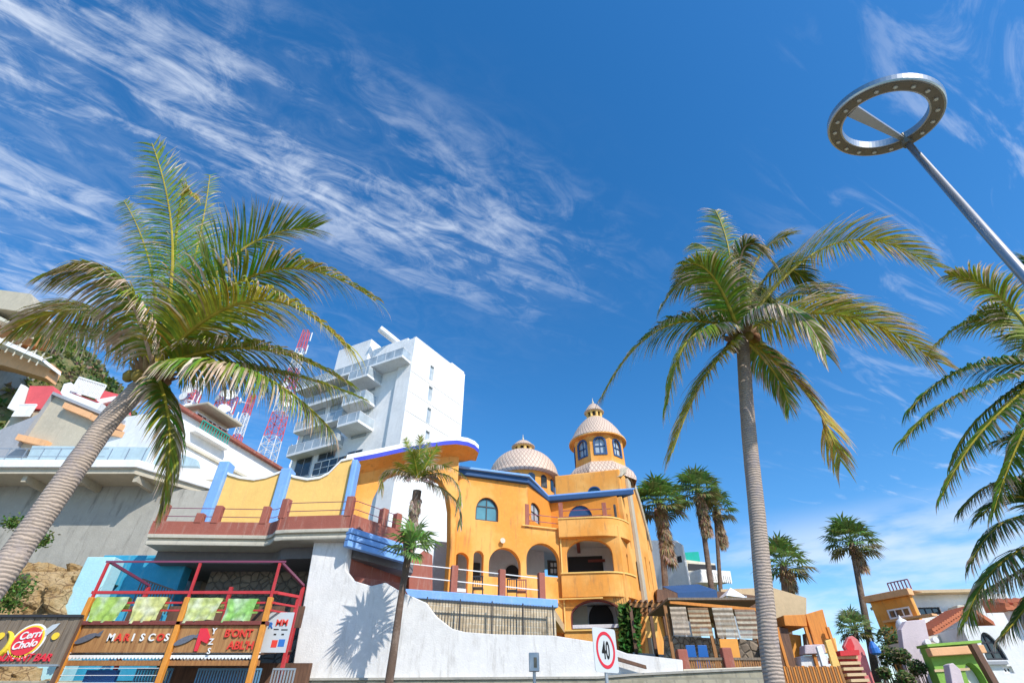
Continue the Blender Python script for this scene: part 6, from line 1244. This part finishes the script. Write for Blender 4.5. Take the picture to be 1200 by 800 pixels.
    m = MB(); m.prism(f, [(q(1096, 800)[0], .1), (q(1168, 800)[0], .1), (q(1158, 780)[0], q(1155, 772)[1]), (q(1150, 770)[0], q(1150, 762)[1]), (q(1142, 760)[0], q(1142, 755)[1]), (q(1087, 760)[0], q(1087, 758)[1])], [dr], -.4, 0); m.build('arch_wall', 'lime', G, bevel=.02)
    a, b = q(1085, 763), q(1148, 759); m = MB(); m.hexa([f.P(a[0], a[1] - .16, .25), f.P(b[0], b[1] - .16, .25), f.P(b[0], b[1] - .16, 0), f.P(a[0], a[1] - .16, 0), f.P(a[0], a[1] + .08, .25), f.P(b[0], b[1] + .08, .25), f.P(b[0], b[1] + .08, 0), f.P(a[0], a[1] + .08, 0)]); m.build('cream_band', 'peach', G, bevel=.02)
    a, b = q(1085, 757), q(1148, 752); m = MB(); m.hexa([f.P(a[0], a[1] - .02, .1), f.P(b[0], b[1] - .02, .1), f.P(b[0], b[1] - .02, -.5), f.P(a[0], a[1] - .02, -.5), f.P(a[0], a[1] + .06, .1), f.P(b[0], b[1] + .06, .1), f.P(b[0], b[1] + .06, -.5), f.P(a[0], a[1] + .06, -.5)]); m.build('coping', 'lime', G)
    MB().prism(f, inset(dr, .02), (), -.38, -.3).build('door', 'white_clean', G); quadpanel(f, G, [(1095, 787), (1094, 784), (1135, 782), (1136, 785)], 'band', 'tan', 0, .04)
    o = quadpanel(frY(19.5), None, [(1118, 812), (1112, 778), (1117, 776), (1126, 784), (1134, 812)], 'lilac_buttress', 'lilac', -.3, 0, .03); tag(o, 'lilac leaning buttress in front of the green arch', 'buttress')
    o = MB().bar(PY(1139, 754, 19.8), Vector((PY(1172, 806, 19.8).x + .1, 19.8, .2)), .2).build('brown_post', 'wood_dark'); tag(o, 'dark brown timber post in front of the green arch', 'post')
    # big white house at the right edge
    f = Fr((PY(1143, 760, 21.5).x, 21.5), (PY(1143, 760, 21.5).x + 8, 20.0)); q = f.uv; Hs = thing('white_house', 'white rendered house with a tall arched dark window at the right edge', 'house', f.P(3, .2, -2))
    w0 = arch(q(1149, 757)[0], q(1174, 757)[0], q(1162, 773)[1], q(1158, 740)[1], .95); w1 = rect(q(1176, 784)[0], q(1187, 784)[0], q(1181, 788.5)[1], q(1181, 780)[1])
    zr = q(1170, 716)[1]; m = MB(); zm = q(1146, 733)[1]; m.prism(f, [(-.1, .2), (9, .2), (9, zr), (1.7, zr), (1.7, zm), (-.1, zm)], [w0, w1], -.3, 0); m.build('front_wall', 'white_clean', Hs, bevel=.02); window(f, Hs, w0, -.12, 'iron', 'glass_dark', .08, 1, 2); window(f, Hs, w1, -.12, 'white', 'glass_dark', .06, 1, 0)
    MB().bf(f, q(1174, 774)[0] - 2.6, q(1178, 774)[0], w0[0][1] - .14, w0[0][1] - .04, 0, .12).build('sill', 'grey_plaster', Hs)
    # rounded oriel and roof
    c = f.P(2.7, 0, 0); zo = q(1165, 738)[1]; m = MB(); m.lathe((c.x, c.y + .1, zo - .1), [(.2, 0), (.55, .12), (.7, .3), (.7, .75)], 28, a0=math.pi, a1=2 * math.pi); m.build('rounded_oriel', 'grey_plaster', Hs, smooth=True)
    m = MB(); m.lathe((c.x, c.y + .1, zo + .65), [(.8, 0), (.8, .06), (0.01, .25)], 28, a0=math.pi, a1=2 * math.pi); m.build('oriel_roof', 'roof_tile', Hs)
    m = MB(); a = (-.6, zr); P_ = f.P; m.hexa([P_(1.5, zr, .3), P_(9.2, zr, .3), P_(9.2, zr + .1, -1.0), P_(1.5, zr + .1, -1.0), P_(1.5, zr + .15, .3), P_(9.2, zr + .15, .3), P_(9.2, zr + .5, -1.0), P_(1.5, zr + .5, -1.0)]); m.build('roof', 'roof_tile', Hs)
    m = MB()
    for i in range(28): s = 1.6 + i * .28; m.tube([P_(s, zr + .17, .32), P_(s, zr + .52, -1.0)], .09, 7)
    m.build('roof_tiles', 'roof_tile', Hs); MB().bf(f, -.1, .2, .2, zm, -3, -.3).build('side_wall', 'white_clean', Hs)
    # planting between the stair and the houses
    rnd = random.Random(4)
    specs = ((1040, 768, 24, .45, 'dark leafy shrub behind the pink curved stair'), (1056, 768, 22.5, .33, 'green bush left of the lilac block'), (1075, 782, 21, .3, 'low green hedge in front of the lilac block'), (1047, 752, 27, .7, 'olive green shrub below the ochre building'), (1036, 788, 20, .22, 'small dark potted shrub at the foot of the curved stair'), (1060, 796, 19.5, .3, 'low dark bush at the bottom edge between stair and green arch'))
    for u, v, Y, r, lab in specs:
        c = PY(u, v, Y); m = MB(); r *= 1.0; zg = terrain(c.x, c.y)
        for i in range(520):
            d = Vector((rnd.gauss(0, 1), rnd.gauss(0, 1), rnd.gauss(0, 1))); d = d.normalized() * r * rnd.random() ** .4; d.z *= .9; p = c + d + Vector((0, 0, .25 * r * noise.noise(d * 2))); a = Vector((rnd.gauss(0, 1), rnd.gauss(0, 1), rnd.gauss(0, 1))).normalized(); b = a.orthogonal().normalized(); s = .13 * r + .03
            cc = (rnd.uniform(.04, .13), rnd.uniform(.08, .18), .03) if rnd.random() < .85 else (.28, .22, .12); m.add([p - a * s, p + b * s * .45, p + a * s, p - b * s * .45], [(0, 1, 2, 3)], 0, [cc] * 4)
        for i in range(7): a = i * .9; m.tube([Vector((c.x, c.y, zg)), c + Vector((math.cos(a) * r * .6, math.sin(a) * r * .6, r * .3))], [.05, .012], 5, 0, [(.16, .11, .07)] * 2)
        tag(m.build('shrub', 'leaf', base=(c.x, c.y, zg)), lab, 'shrub', 'shrubs between the stair and the houses')
    p = PY(1024, 759, 20.2); zg = .14; T = thing('parasol', 'small folded blue parasol behind the pink curved stair', 'parasol', (p.x, 20.2, zg)); MB().tube([(p.x, 20.2, zg), (p.x, 20.2, p.z + .3)], .03, 8).build('pole', 'galv', T); MB().lathe((p.x, 20.2, p.z - .2), [(.02, .42), (.08, .35), (.16, .2), (.17, .05), (.05, 0)], 12).build('canopy', 'blue_plastic', T)
right_houses()
for o in list(bpy.data.objects):
    if o.get('kind') == 'structure' or o.get('kind') == 'stuff':
        continue
